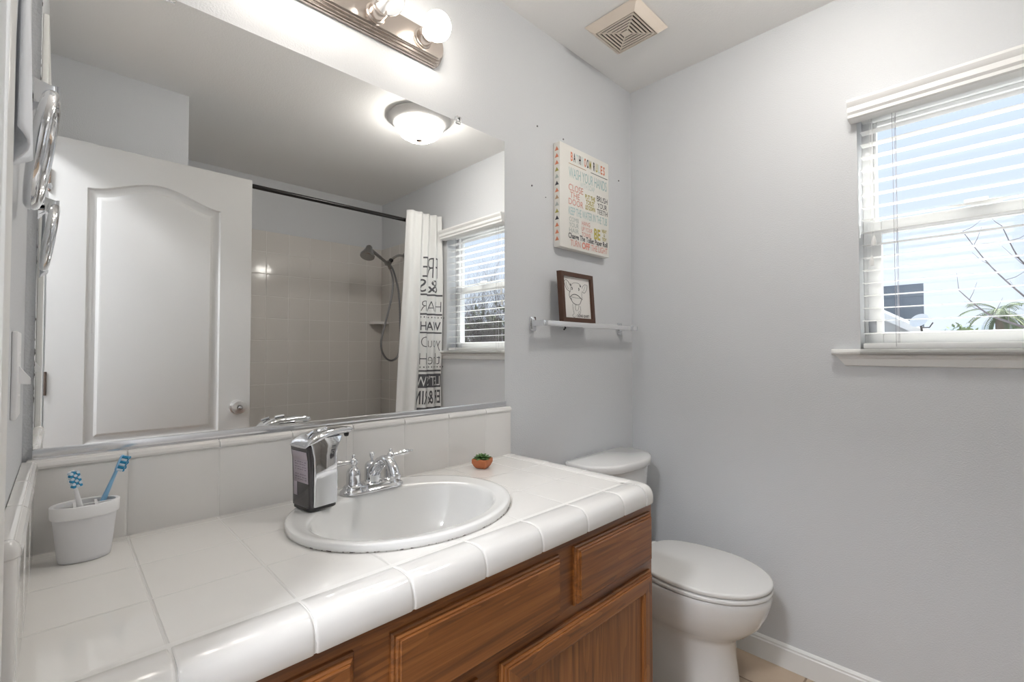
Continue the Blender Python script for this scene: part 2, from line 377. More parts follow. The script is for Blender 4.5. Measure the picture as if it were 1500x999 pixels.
# shower curtain: bunched pleats at the window end
def cpoint(s, z, off=0.0):
    """s 0..1 across the bunched cloth from its free edge (left) to the wall, z height"""
    k = (2.15 - z) / 2.0
    x0 = -0.288 - 0.115 * k; x1 = -0.022 + 0.0 * k
    # a broad front fold first, then tight pleats
    if s < 0.30:
        a = s / 0.30; x = x0 + (x1 - x0) * (0.36 * a); y = -1.530 - 0.038 * (1 - a) ** 2 + 0.012 * sin(a * 2.2 * pi)
    else:
        a = (s - 0.30) / 0.70; x = x0 + (x1 - x0) * (0.36 + 0.64 * a)
        y = -1.530 - (0.028 + 0.006 * k) * (1 - cos(a * 2 * pi * 3.0)) * 0.5 * (0.6 + 0.4 * sin(3 * a + 2 * k))
    y += 0.006 * sin(3.1 * z + 9 * s); x += 0.004 * sin(5 * z + 6 * s)
    return Vector((x, y + off, z))
M['cloth'] = mat('white_curtain_cloth', (0.80, 0.80, 0.79), 0.75, bump=(90, 0.35, 0.002))
M['ink'] = mat('charcoal_print', (0.10, 0.10, 0.11), 0.8)
t = thing('shower_curtain', 'white shower curtain printed with dark lettering, pushed to the window end of the rod', 'curtain', (-0.14, -1.56, 0.12))
bm = nb(); NS, NZ = 110, 60
V = [[bm.verts.new(cpoint(i / NS, 2.15 + (0.02 if i > 55 else 0) * 0 - 2.03 * j / NZ)) for i in range(NS + 1)] for j in range(NZ + 1)]
for j in range(NZ):
    for i in range(NS): bm.faces.new((V[j][i], V[j][i + 1], V[j + 1][i + 1], V[j + 1][i]))
obj('cloth_panel', bm, M['cloth'], t, solid=0.0012, ang=80)
bm = nb()
S0 = 0.40
def srow(u, v, z): return lambda a, b_: cpoint(u + a, z + b_, 0.0022)
def bandpatch(bm, s0, s1, z0, z1, mi=0):
    n = max(2, int((s1 - s0) * 90)); k = max(1, int((z1 - z0) / 0.03))
    g = [[bm.verts.new(cpoint(s0 + (s1 - s0) * i / n, z0 + (z1 - z0) * j / k, 0.0018)) for i in range(n + 1)] for j in range(k + 1)]
    for j in range(k):
        for i in range(n): f = bm.faces.new((g[j][i], g[j][i + 1], g[j + 1][i + 1], g[j + 1][i])); f.material_index = mi
# text s-coordinates run right-to-left seen from inside the room, so letters are laid mirrored in s
def ctext(s, size, u, z, wid, bold=0.0, mi=0):
    text_bm(bm, s, size, lambda a, b_: cpoint(u - a, z + b_, 0.0024 if mi == 0 else 0.0032), bold=bold, wid=wid, cell=0.02, mat_index=mi)
for z0, z1 in ((1.576, 1.588), (1.440, 1.452), (1.312, 1.322), (1.046, 1.058)): bandpatch(bm, S0, 0.985, z0, z1)
bandpatch(bm, S0, 0.985, 0.935, 1.030); bandpatch(bm, S0, 0.985, 0.60, 0.80)
ctext('FRE', 0.22, 0.66, 1.70, 0.42, -0.004); ctext('& S', 0.13, 0.62, 1.60, 0.5, 0.0)
ctext('HAIR', 0.11, 0.69, 1.465, 0.54, -0.002); ctext('WASH', 0.085, 0.69, 1.335, 0.54, 0.001)
ctext('you D', 0.11, 0.70, 1.215, 0.52, -0.002); ctext('the H', 0.12, 0.69, 1.095, 0.56, -0.002)
ctext("LET'S W", 0.095, 0.66, 0.948, 0.60, mi=1); ctext('ER & RIN', 0.13, 0.66, 0.825, 0.62, 0.002); ctext('FOR', 0.15, 0.66, 0.66, 0.6, mi=1)
for zz in (1.425, 1.078):
    for i in range(11):
        u = S0 + 0.03 + i * 0.06
        c0 = [bm.verts.new(cpoint(u + 0.011 * cos(a * pi / 4), zz + 0.006 * sin(a * pi / 4), 0.0022)) for a in range(8)]; bm.faces.new(c0)
M['cream'] = mat('white_print', (0.78, 0.78, 0.77), 0.8)
obj('printed_lettering', bm, [M['ink'], M['cream']], t, smooth=False)

# ------------------------------------------------------------------ bathroom door (open, behind the camera, seen in the mirror)
DL, DR, DF, DBk = -2.012, -1.309, -1.310, -1.345
t = thing('door_1', 'white moulded two panel door with arched top panel, standing open', 'door', (DL, -1.33, 0)); t['kind'] = 'structure'
bm = nb()
def arch(x0, x1, z0, zs, rise, n=24, y=DF, inset=0.0):
    x0 += inset; x1 -= inset; z0 += inset; zs -= inset
    out = [Vector((x0, y, z0)), Vector((x1, y, z0))]
    for i in range(n + 1):
        a = i / n; x = x1 + (x0 - x1) * a
        out.append(Vector((x, y, zs + rise * (0.5 - 0.5 * cos(2 * pi * a)) ** 0.9)))
    return out
def fill_between(bm, outer, inners):
    es = []
    allv = []
    for lp in [outer] + inners:
        vs = [bm.verts.new(p) for p in lp]; allv.append(vs)
        for i in range(len(vs)): es.append(bm.edges.new((vs[i], vs[(i + 1) % len(vs)])))
    bmesh.ops.triangle_fill(bm, use_beauty=True, use_dissolve=False, edges=es)
    return allv
z0d, z1d = 0.012, 2.022
outer = [Vector((DL, DF, z0d)), Vector((DR, DF, z0d)), Vector((DR, DF, z1d)), Vector((DL, DF, z1d))]
PX0, PX1 = -1.902, -1.440
a_out = arch(PX0, PX1, 0.815, 1.842, 0.062)
b_out = [Vector((PX0, DF, 0.20)), Vector((PX1, DF, 0.20)), Vector((PX1, DF, 0.69)), Vector((PX0, DF, 0.69))]
vv = fill_between(bm, outer, [a_out, b_out])
def ringset(bm, start, mk):
    prev = start
    for inset, y in ((0.006, -0.007), (0.018, -0.011), (0.030, -0.010), (0.040, -0.003), (0.046, -0.002)):
        cur = [bm.verts.new(p) for p in mk(inset, DF + y)]
        for i in range(len(cur)): bm.faces.new((prev[i], prev[(i + 1) % len(cur)], cur[(i + 1) % len(cur)], cur[i]))
        prev = cur
    bm.faces.new(prev)
ringset(bm, vv[1], lambda ins, y: arch(PX0, PX1, 0.815, 1.842, 0.062, inset=ins, y=y))
def rct(ins, y): return [Vector((PX0 + ins, y, 0.20 + ins)), Vector((PX1 - ins, y, 0.20 + ins)), Vector((PX1 - ins, y, 0.69 - ins)), Vector((PX0 + ins, y, 0.69 - ins))]
ringset(bm, vv[2], rct)
bk = [bm.verts.new(p + Vector((0, DBk - DF, 0))) for p in outer]
fv = vv[0]
for i in range(4): bm.faces.new((fv[i], fv[(i + 1) % 4], bk[(i + 1) % 4], bk[i]))
bm.faces.new(bk)
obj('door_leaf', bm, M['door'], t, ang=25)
bm = nb(); lathe(bm, (-1.365, DF, 0.925), [(0.032, 0), (0.032, 0.006), (0.014, 0.010), (0.014, 0.022), (0.026, 0.030), (0.031, 0.042), (0.028, 0.052), (0.012, 0.054), (0.010, 0.048), (0.0, 0.048)], axis='y')
kn = obj('door_knob', bm, mat('satin_silver', (0.72, 0.71, 0.70), 0.3, 0.9), t)
bm = nb(); lathe(bm, (-1.365, DF + 0.0485, 0.925), [(0.009, 0), (0.007, 0.007), (0, 0.0075)], axis='y'); obj('lock_button', bm, M['chrome'], kn)
for z in (0.25, 1.02, 1.80):
    bm = nb(); lathe(bm, (-2.0105, DF + 0.004, z), [(0.004, 0), (0.004, 0.09)], n=10); obj('hinge', bm, mat('dark_hinge', (0.16, 0.12, 0.10), 0.4, 0.9), t)

# ------------------------------------------------------------------ window
t = thing('window_1', 'white vinyl single hung window', 'window', (0.10, -1.195, 1.17)); t['kind'] = 'structure'
FX0, FX1 = 0.070, 0.125
def frame_bm(x0, x1, y0, y1, z0, z1, wl, wr, wb, wt, bev=0.003):
    bm = nb(); add_box(bm, x0, x1, y0, y0 + wl, z0, z1, bev); add_box(bm, x0, x1, y1 - wr, y1, z0, z1, bev)
    add_box(bm, x0, x1, y0 + wl, y1 - wr, z0, z0 + wb, bev); add_box(bm, x0, x1, y0 + wl, y1 - wr, z1 - wt, z1, bev); return bm
obj('outer_frame', frame_bm(0.085, 0.138, WY0, WY1, WZ0, WZ1, 0.030, 0.030, 0.045, 0.03), M['vinyl'], t)
us = obj('upper_sash', frame_bm(0.105, 0.125, WY0 + 0.03, WY1 - 0.03, 1.600, WZ1 - 0.03, 0.010, 0.010, 0.035, 0.015), M['vinyl'], t)
ls = obj('lower_sash', frame_bm(0.078, 0.104, WY0 + 0.012, WY1 - 0.012, 1.205, 1.640, 0.040, 0.040, 0.045, 0.045), M['vinyl'], t)
bm = nb(); add_box(bm, 0.113, 0.117, WY0 + 0.035, WY1 - 0.035, 1.61, WZ1 - 0.035); obj('pane', bm, M['glass'], us)
bm = nb(); add_box(bm, 0.089, 0.093, WY0 + 0.045, WY1 - 0.045, 1.225, 1.615); obj('pane', bm, M['glass'], ls)
bm = nb(); add_box(bm, 0.064, 0.080, -1.235, -1.165, 1.640, 1.652, 0.003); add_box(bm, 0.058, 0.074, -1.205, -1.150, 1.650, 1.660, 0.003); obj('sash_lock', bm, M['white'], t)
bm = nb(); add_box(bm, 0.074, 0.079, -0.925, -0.902, 1.250, 1.290, 0.002); obj('latch_plate', bm, mat('grey_latch', (0.35, 0.36, 0.38), 0.4, 0.6), t)
# stool and apron
bm = nb()
pr = [(0.085, 1.172), (-0.030, 1.172), (-0.036, 1.176), (-0.038, 1.182), (-0.036, 1.188), (-0.030, 1.192), (0.085, 1.192)]
loft(bm, [[Vector((x if (x < 0) else (x), y, z)) for x, z in pr] for y in (-1.497, -0.893)])
pr2 = [(0.0, 1.172), (-0.030, 1.172), (-0.036, 1.176), (-0.038, 1.182), (-0.036, 1.188), (-0.030, 1.192), (0.0, 1.192)]
loft(bm, [[Vector((x, y, z)) for x, z in pr2] for y in (-1.578, -0.812)])
struct('trim_2', bm, M['trim'])
bm = nb()
def apr(d): return [(0.0, 1.172), (-0.022 , 1.172), (-0.020, 1.164), (-0.014, 1.158), (-0.012, 1.145), (-0.010, 1.136), (0.0, 1.134)]
def aprn(y, s): return [Vector((x, y + s * (1.172 - z) * 0.75, z)) for x, z in apr(0)]
loft(bm, [aprn(-1.570, 1), aprn(-0.820, -1)])
struct('trim_3', bm, M['trim'], ang=20)

# ------------------------------------------------------------------ window blind
t = thing('window_blind', 'white horizontal slat blind hanging open in the window', 'blind', (0.02, -1.195, 1.195))
bm = nb()
vp = [(0.0, 1.976), (-0.040, 1.976), (-0.048, 1.980), (-0.048, 1.990), (-0.054, 1.998), (-0.054, 2.014), (-0.060, 2.022), (-0.063, 2.030), (-0.063, 2.038), (0.0, 2.038)]
loft(bm, [[Vector((x - 0.001, y, z)) for x, z in vp] for y in (-1.520, -0.873)])
obj('valance', bm, M['blind'], t, ang=20)
bm = nb(); add_box(bm, 0.004, 0.056, -1.492, -0.898, 1.985, 2.022, 0.002); obj('head_rail', bm, M['blind'], t)
bm = nb()
zs = [1.244 + 0.0437 * i for i in range(17)]
for z in zs:
    rg = []
    for y in (-1.491, -0.897):
        rg.append([Vector((0.030 + 0.025 * math.cos(a), y, z + 0.0018 * (1 - (math.cos(a)) ** 2) * 1.0 + 0.0013 * sin(a) + 0.0012 * cos(a))) for a in [2 * pi * i / 14 for i in range(14)]])
    loft(bm, rg)
obj('slats', bm, M['blind'], t, ang=60)
bm = nb(); add_box(bm, 0.006, 0.056, -1.492, -0.896, 1.1935, 1.212, 0.004); obj('bottom_rail', bm, M['blind'], t)
for y in (-0.985, -1.405):
    bm = nb()
    for x in (0.004, 0.056): tube(bm, [(x, y, 1.20), (x, y, 1.99)], 0.0007, n=5)
    tube(bm, [(0.030, y - 0.006, 1.20), (0.030, y - 0.006, 1.99)], 0.0009, n=5)
    obj('ladder_cord', bm, mat('grey_cord', (0.45, 0.43, 0.46), 0.8), t)
for y, z in ((-0.932, 1.545), (-0.925, 1.478)):
    bm = nb(); tube(bm, [(0.000, y, z + 0.03), (0.000, y, 1.985)], 0.0007, n=5)
    co = obj('pull_cord', bm, M['blind'], t)
    bm = nb(); lathe(bm, (0.000, y, z - 0.005), [(0.0, 0), (0.0065, 0.002), (0.0072, 0.014), (0.004, 0.030), (0.002, 0.036)], n=14); obj('tassel', bm, M['blind'], co)

# ------------------------------------------------------------------ mirror
t = thing('wall_mirror', 'large frameless wall mirror above the vanity backsplash', 'mirror', (-1.425, 0, 0.993))
bm = nb(); add_box(bm, -2.005, -0.845, -0.0045, -0.0005, 1.000, 1.934); obj('mirror_glass', bm, M['mirror'], t, smooth=False)
bm = nb(); add_box(bm, -2.005, -0.843, -0.0115, -0.0050, 0.9945, 1.0095, 0.0012); add_box(bm, -2.005, -0.843, -0.0115, -0.0004, 0.9925, 0.9960); obj('bottom_channel', bm, M['alum'], t)
for x in (-1.816, -1.052):
    bm = nb(); add_box(bm, x - 0.009, x + 0.009, -0.0095, -0.0005, 1.926, 1.950, 0.002); lathe(bm, (x, -0.0095, 1.942), [(0.004, 0), (0.003, -0.002)], axis='y', n=12); obj('mirror_clip', bm, M['clear'], t)

# ------------------------------------------------------------------ vanity cabinet
VX0, VX1, VF = -2.016, -0.803, -0.545
t = thing('vanity_cabinet', 'stained oak vanity cabinet with drawers and doors under the tiled countertop', 'cabinet', (-1.41, -0.29, 0))
bm = nb()
add_box(bm, VX0, VX1, -0.47, -0.002, 0.0, 0.10)
add_box(bm, VX0, VX1, VF, VF + 0.02, 0.10, 0.776, 0.001)
add_box(bm, VX1 - 0.018, VX1, VF + 0.02, -0.002, 0.0, 0.776, 0.001); add_box(bm, VX0, VX0 + 0.018, VF + 0.02, -0.002, 0.0, 0.776, 0.001)
add_box(bm, VX0 + 0.018, VX1 - 0.018, VF + 0.02, -0.002, 0.10, 0.118); add_box(bm, VX0 + 0.018, VX1 - 0.018, -0.014, -0.002, 0.118, 0.776)
obj('cabinet_body', bm, M['oakx'], t)
def rect(x0, x1, z0, z1, ins, y): return [Vector((x0 + ins, y, z0 + ins)), Vector((x1 - ins, y, z0 + ins)), Vector((x1 - ins, y, z1 - ins)), Vector((x0 + ins, y, z1 - ins))]
def front(name, x0, x1, z0, z1, m, panel=False):
    bm = nb(); yb = VF - 0.0005
    st = [(0, yb), (0, yb - 0.0060), (0.0030, yb - 0.0085), (0.0050, yb - 0.0085), (0.0050, yb - 0.0115), (0.0080, yb - 0.0138), (0.0100, yb - 0.0138), (0.0100, yb - 0.0162), (0.0115, yb - 0.0175)]
    if panel: st += [(0.043, yb - 0.0175), (0.046, yb - 0.015), (0.049, yb - 0.0145), (0.050, yb - 0.009)]
    loft(bm, [rect(x0, x1, z0, z1, i, y) for i, y in st])
    if panel:
        for f in bm.faces:
            c = f.calc_center_median()
            if (c.z > z1 - 0.046 or c.z < z0 + 0.046) and abs(f.normal.x) < 0.5 and (f.verts[0].co.z + 0 > -1) and (x0 + 0.05 < c.x < x1 - 0.05) and len(f.verts) == 4 and f.calc_area() < (x1 - x0) * 0.06: f.material_index = 1
        return obj(name, bm, [m, M['oakx']], t, ang=18)
    return obj(name, bm, m, t, ang=18)
front('drawer', -1.975, -1.660, 0.622, 0.750, M['oakx'])
front('false_drawer_front', -1.600, -1.200, 0.622, 0.750, M['oakx'])
front('drawer', -1.148, -0.822, 0.622, 0.752, M['oakx'])
front('door', -1.975, -1.425, 0.125, 0.598, M['oakz'], True)
front('door', -1.370, -0.822, 0.125, 0.598, M['oakz'], True)

# ------------------------------------------------------------------ tiled countertop
t = thing('tiled_countertop', 'white glazed tile countertop with backsplash and thick rounded front edge', 'countertop', (-1.41, -0.29, 0.777))
CZ = 0.825
SXC, SYC = -1.398, -0.264
bm = nb()
x0, x1, y0, y1 = XL + 0.001, -0.860, -0.499, -0.002
angs = sorted([2 * pi * i / 72 for i in range(72)] + [math.atan2(yy - SYC, xx - SXC) % (2 * pi) for xx in (x0, x1) for yy in (y0, y1)])
inn, out = [], []
for a in angs:
    c, s = cos(a), sin(a)
    k = 1 / math.sqrt((c / 0.228) ** 2 + (s / 0.193) ** 2); inn.append((SXC + k * c, SYC + k * s))
    ts = []
    if c > 1e-9: ts.append((x1 - SXC) / c)
    if c < -1e-9: ts.append((x0 - SXC) / c)
    if s > 1e-9: ts.append((y1 - SYC) / s)
    if s < -1e-9: ts.append((y0 - SYC) / s)
    k = min(ts); out.append((SXC + k * c, SYC + k * s))
loft(bm, [[Vector((x, y, 0.777)) for x, y in inn], [Vector((x, y, CZ)) for x, y in inn], [Vector((x, y, CZ)) for x, y in out], [Vector((x, y, 0.777)) for x, y in out], [Vector((x, y, 0.777)) for x, y in inn]], True, False, False)
bmesh.ops.remove_doubles(bm, verts=bm.verts[:], dist=1e-6)
obj('tile_field', bm, M['field'], t, ang=30)
# V-cap profile: (distance outward from the field edge, z)
vcap = [(0.000, 0.790), (0.0005, CZ - 0.0005), (0.003, CZ + 0.0010), (0.020, CZ + 0.0025), (0.036, CZ + 0.0025), (0.0455, CZ + 0.0010), (0.0530, CZ - 0.0028), (0.0588, CZ - 0.0085), (0.0627, CZ - 0.0157), (0.0648, CZ - 0.0240), (0.0655, CZ - 0.032), (0.0655, 0.781), (0.0640, 0.7775), (0.050, 0.7775), (0.050, 0.790)]
bm = nb(); bmg = nb()
gx = [-2.017, -1.872, -1.720, -1.567, -1.416, -1.265, -1.114, -0.964, -0.859]
G = 0.0013
def seg_x(bm, a, b_):
    c = (a + b_) / 2; h = (b_ - a) / 2; rings = []
    for k, ins in ((-1, 0.0012), (-0.0, 0.0)):
        pass
    xs = [(a, 0.0016), (a + 0.0016, 0.0003), (a + 0.004, 0), (b_ - 0.004, 0), (b_ - 0.0016, 0.0003), (b_, 0.0016)]
    cyp, czp = 0.033, 0.80
    for x, ins in xs:
        rg = []
        for d, z in vcap:
            v = Vector((d - 0.030, z - 0.800)); L_ = v.length
            v = v * (1 - ins / max(L_, 1e-4))
            rg.append(Vector((x, -0.499 - (v.x + 0.030), v.y + 0.800)))
        rings.append(rg)
    loft(bm, rings)
for a, b_ in zip(gx, gx[1:]): seg_x(bm, a + G, b_ - G)
# right side run
def seg_y(bm, a, b_):
    ys = [(a, 0.0016), (a + 0.0016, 0.0003), (a + 0.004, 0), (b_ - 0.004, 0), (b_ - 0.0016, 0.0003), (b_, 0.0016)]; rings = []
    for y, ins in ys:
        rg = []
        for d, z in vcap:
            v = Vector((d - 0.030, z - 0.800)); L_ = v.length; v = v * (1 - ins / max(L_, 1e-4))
            rg.append(Vector((-0.860 + (v.x + 0.030) * 0.80, y, v.y + 0.800)))
        rings.append(rg)
    loft(bm, rings)
for a, b_ in zip([-0.499, -0.347, -0.195, -0.043], [-0.347, -0.195, -0.043, -0.001]): seg_y(bm, a + G, b_ - G)
# outside corner piece
def cornerpt(d, z, k, ins=0.0):
    # k 0..1 sweeps from the front direction to the side direction
    return None
rings = []
nk = 10
for i in range(nk + 1):
    a = pi / 2 * i / nk
    rg = []
    for d, z in vcap:
        dx, dy = 0.8 * d, d
        # squarish corner: superellipse sweep
        e = 0.45
        sx_, sy_ = (sin(a) ** e if a > 1e-6 else 0.0), (cos(a) ** e if a < pi / 2 - 1e-6 else 0.0)
        zz = z
        rg.append(Vector((-0.8585 + dx * sx_, -0.500 - dy * sy_, zz)))
    rings.append(rg)
loft(bm, rings, True, True, True)
bmesh.ops.remove_doubles(bm, verts=bm.verts[:], dist=1e-6)
obj('edge_tiles', bm, M['glaze'], t, ang=32)
bm = nb(); loft(bm, [[Vector((x, -y, z)) for y, z in ((0.49, 0.779), (0.5628, 0.779), (0.5632, 0.792), (0.5600, 0.808), (0.553, 0.817), (0.543, 0.8235), (0.525, 0.8252), (0.49, 0.8252))] for x in (-2.017, -0.862)]); loft(bm, [[Vector((-x, y, z)) for x, z in ((0.87, 0.779), (0.8105, 0.779), (0.8090, 0.792), (0.8120, 0.808), (0.818, 0.817), (0.826, 0.8235), (0.840, 0.8252), (0.87, 0.8252))] for y in (-0.499, -0.002)]); obj('edge_grout', bm, M['grout'], t)
# backsplash tiles with bullnose caps
bm = nb(); sxs = [-2.012, -1.874, -1.7185, -1.566, -1.412, -1.257, -1.1005, -0.947, -0.829]
for a, b_ in zip(sxs, sxs[1:]):
    add_box(bm, a + G, b_ - G, -0.0200, -0.004, CZ + 0.002, 0.9735, 0.0012)
    pf = [(0.002, 0.975), (0.0205, 0.975), (0.0235, 0.977), (0.0245, 0.981), (0.0225, 0.987), (0.017, 0.9915), (0.009, 0.9925), (0.002, 0.9925)]
    loft(bm, [[Vector((x, -y, z)) for y, z in pf] for x in (a + G, b_ - G)])
obj('backsplash', bm, M['glaze'], t, ang=30)
bm = nb(); add_box(bm, -2.012, -0.8305, -0.0193, -0.001, CZ - 0.001, 0.9905); obj('backsplash_grout', bm, M['grout'], t)
bm = nb(); ys = [-0.510, -0.347, -0.195, -0.027]
for a, b_ in zip(ys, ys[1:]):
    add_box(bm, XL + 0.003, -2.001, a + G, b_ - G, CZ + 0.002, 0.9735, 0.0012)
    pf = [(0.001, 0.975), (0.018, 0.975), (0.0205, 0.977), (0.0215, 0.981), (0.0195, 0.987), (0.014, 0.9915), (0.007, 0.9925), (0.001, 0.9925)]
    loft(bm, [[Vector((XL + x, y, z)) for x, z in pf] for y in (a + G, b_ - G)])
lathe(bm, (XL + 0.0095, -0.510, CZ + 0.001), [(0.0085, 0), (0.0085, 0.150), (0.0105, 0.152), (0.0110, 0.158), (0.0095, 0.164), (0.006, 0.168), (0.0, 0.169)], n=20)
obj('side_splash', bm, M['glaze'], t, ang=30)
bm = nb(); add_box(bm, XL + 0.001, -2.0025, -0.508, -0.0215, CZ - 0.001, 0.9905); obj('side_splash_grout', bm, M['grout'], t)

# ------------------------------------------------------------------ sink
t = thing('bathroom_sink', 'white oval drop-in sink set in the tiled countertop', 'sink', (SXC, SYC, CZ))
bm = nb(); n = 72
def ell(cx, cy, a, b_, z): return [Vector((cx + a * cos(2 * pi * i / n), cy + b_ * sin(2 * pi * i / n), z)) for i in range(n)]
BXC, BYC = -1.4055, -0.289
R_ = [(SXC, SYC, 0.222, 0.187, 0.790), (SXC, SYC, 0.222, 0.187, CZ + 0.0012), (SXC, SYC, 0.2525, 0.2155, CZ + 0.0012), (SXC, SYC, 0.2545, 0.2175, CZ + 0.003), (SXC, SYC, 0.2545, 0.2175, CZ + 0.0130), (SXC, SYC, 0.2535, 0.2165, CZ + 0.0150), (SXC, SYC, 0.2515, 0.2145, CZ + 0.0160),
      (SXC, SYC, 0.240, 0.203, CZ + 0.0158), (SXC, SYC - 0.001, 0.237, 0.200, CZ + 0.0150),
      (BXC, -0.284, 0.2195, 0.170, CZ + 0.0145), (BXC, -0.288, 0.2150, 0.1635, CZ + 0.0135), (BXC, BYC, 0.2115, 0.1590, CZ + 0.0110), (BXC, BYC, 0.2090, 0.1565, CZ + 0.005),
      (BXC, BYC, 0.203, 0.151, CZ - 0.015), (BXC, BYC, 0.192, 0.141, CZ - 0.05), (BXC, BYC, 0.172, 0.126, CZ - 0.085), (BXC, BYC, 0.138, 0.100, CZ - 0.118), (BXC, BYC, 0.09, 0.068, CZ - 0.139), (BXC, BYC, 0.045, 0.036, CZ - 0.148), (BXC, BYC, 0.022, 0.022, CZ - 0.151)]
loft(bm, [ell(*r) for r in R_], True, False, True)
obj('basin', bm, M['sink'], t, ang=60)
bm = nb(); lathe(bm, (BXC, BYC, CZ - 0.1505), [(0.021, 0), (0.021, 0.003), (0.014, 0.004), (0.012, 0.001), (0.010, 0.006), (0, 0.008)]); obj('drain', bm, M['chrome'], t)
bm = nb()
tube(bm, [(SXC + 0.2535 * cos(radians(a)), SYC + 0.2165 * sin(radians(a)), CZ + 0.0017) for a in range(195, 346, 3)], 0.0013, n=8)
m = mat('old_caulk', (0.6, 0.6, 0.6), 0.9); N = m.node_tree.nodes; L = m.node_tree.links
g = N.new('ShaderNodeNewGeometry'); no = N.new('ShaderNodeTexNoise'); no.inputs['Scale'].default_value = 120; no.inputs['Detail'].default_value = 3; L.new(g.outputs['Position'], no.inputs['Vector'])
c = N.new('ShaderNodeValToRGB'); c.color_ramp.elements[0].position = 0.40; c.color_ramp.elements[0].color = (0.12, 0.10, 0.085, 1); c.color_ramp.elements[1].position = 0.47; c.color_ramp.elements[1].color = (0.58, 0.56, 0.53, 1)
L.new(no.outputs['Fac'], c.inputs[0]); L.new(c.outputs[0], N['Principled BSDF'].inputs['Base Color'])
obj('worn_caulk', bm, m, t)

# ------------------------------------------------------------------ faucet
FXC, FYC, FZ = -1.402, -0.110, CZ + 0.0158
t = thing('faucet', 'chrome two handle centerset faucet on the back rim of the sink', 'faucet', (FXC, FYC, FZ))
bm = nb()
def stad(hl, r, z, k=10):
    out = []
    for cx, a0 in ((hl, -90), (-hl, 90)):
        for i in range(k + 1):
            a = radians(a0 + 180 * i / k); out.append(Vector((FXC + cx + r * cos(a), FYC + r * sin(a), FZ + z)))
    return out
loft(bm, [stad(0.052, 0.030, 0.0), stad(0.052, 0.0305, 0.003), stad(0.052, 0.029, 0.006), stad(0.052, 0.0245, 0.009), stad(0.052, 0.0235, 0.014), stad(0.052, 0.021, 0.017)])
obj('base_plate', bm, M['chrome'], t, ang=50)
for s in (-1, 1):
    bm = nb(); hx = FXC + s * 0.0508
    lathe(bm, (hx, FYC, FZ + 0.015), [(0.0215, 0), (0.0215, 0.003), (0.0175, 0.006), (0.0165, 0.010), (0.0165, 0.028), (0.0155, 0.036), (0.011, 0.044), (0.0068, 0.047), (0.0068, 0.051), (0.009, 0.053), (0.0105, 0.058), (0.0095, 0.064), (0.005, 0.068), (0.0035, 0.069), (0.0042, 0.072), (0.0032, 0.076), (0.0, 0.0775)])
    h = obj('handle', bm, M['chrome'], t, ang=50)
    bm = nb(); d = Vector((s, 0.30 if s < 0 else 0.05, 0.05 if s > 0 else -0.05)).normalized()
    lathe_dir(bm, Vector((hx, FYC, FZ + 0.074)) + d * 0.004, d, [(0.0045, 0), (0.0042, 0.010), (0.0055, 0.014), (0.0046, 0.018), (0.0062, 0.028), (0.0080, 0.038), (0.0072, 0.048), (0.0040, 0.054), (0.0030, 0.056), (0.0040, 0.060), (0.0025, 0.064), (0, 0.065)], 16)
    obj('lever', bm, M['chrome'], h, ang=50)
bm = nb()
lathe(bm, (FXC, FYC, FZ + 0.015), [(0.024, 0), (0.024, 0.003), (0.020, 0.006), (0.0195, 0.040), (0.019, 0.046), (0.014, 0.052), (0.006, 0.055), (0.0, 0.056)])
sp = smoothpath([(FXC, FYC, FZ + 0.040), (FXC, FYC - 0.020, FZ + 0.056), (FXC, FYC - 0.048, FZ + 0.076), (FXC, FYC - 0.075, FZ + 0.080), (FXC, FYC - 0.098, FZ + 0.068), (FXC, FYC - 0.108, FZ + 0.050)], 6)
tube(bm, sp, [0.0175 - 0.0045 * min(1, i / 14) for i in range(len(sp))], n=20)
lathe_dir(bm, (FXC, FYC - 0.106, FZ + 0.056), (0, -0.30, -0.95), [(0.0125, 0), (0.0145, 0.004), (0.0145, 0.008), (0.0125, 0.010), (0.0130, 0.020), (0.0115, 0.021)])
obj('spout', bm, M['chrome'], t, ang=50)
bm = nb(); lathe(bm, (FXC, FYC + 0.004, FZ + 0.069), [(0.003, 0), (0.003, 0.006), (0.0065, 0.012), (0.0068, 0.017), (0.004, 0.021), (0, 0.022)]); obj('drain_lift_knob', bm, M['chrome'], t, ang=50)

# ------------------------------------------------------------------ soap dispenser
t = thing('soap_dispenser', 'chrome automatic soap dispenser with dark side window, on the sink rim', 'soap dispenser', (-1.559, -0.146, 0.8412))
DC = Vector((-1.559, -0.146, 0.8412)); YW = radians(9); cyw, syw = cos(YW), sin(YW)
def D(a, b_, z): return Vector((DC.x + a * cyw - b_ * syw, DC.y + a * syw + b_ * cyw, DC.z + z))
# plan rings: a along the spout direction (+x), b across
def dring(a0, a1, hb, z, r, tiltz=0.0, k=5):
    out = []
    for ca, cb, s0 in ((a1 - r, hb - r, 0), (a0 + r, hb - r, 90), (a0 + r, -hb + r, 180), (a1 - r, -hb + r, 270)):
        for i in range(k + 1):
            q = radians(s0 + 90 * i / k); aa = ca + r * cos(q); out.append(D(aa, cb + r * sin(q), z + tiltz * (aa - a0)))
    return out
bm = nb(); loft(bm, [dring(-0.031, 0.032, 0.034, 0.000, 0.010), dring(-0.033, 0.033, 0.036, 0.002, 0.010), dring(-0.033, 0.033, 0.036, 0.008, 0.010)]); obj('foot', bm, M['black'], t)
bm = nb()
loft(bm, [dring(-0.024, 0.034, 0.0365, 0.008, 0.005), dring(-0.024, 0.034, 0.037, 0.05, 0.005), dring(-0.024, 0.034, 0.037, 0.09, 0.005), dring(-0.025, 0.032, 0.0365, 0.115, 0.005), dring(-0.028, 0.035, 0.0360, 0.130, 0.005), dring(-0.030, 0.043, 0.034, 0.142, 0.005), dring(-0.030, 0.050, 0.030, 0.153, 0.005)])
obj('chrome_shell', bm, M['chrome'], t, ang=40)
bm = nb()
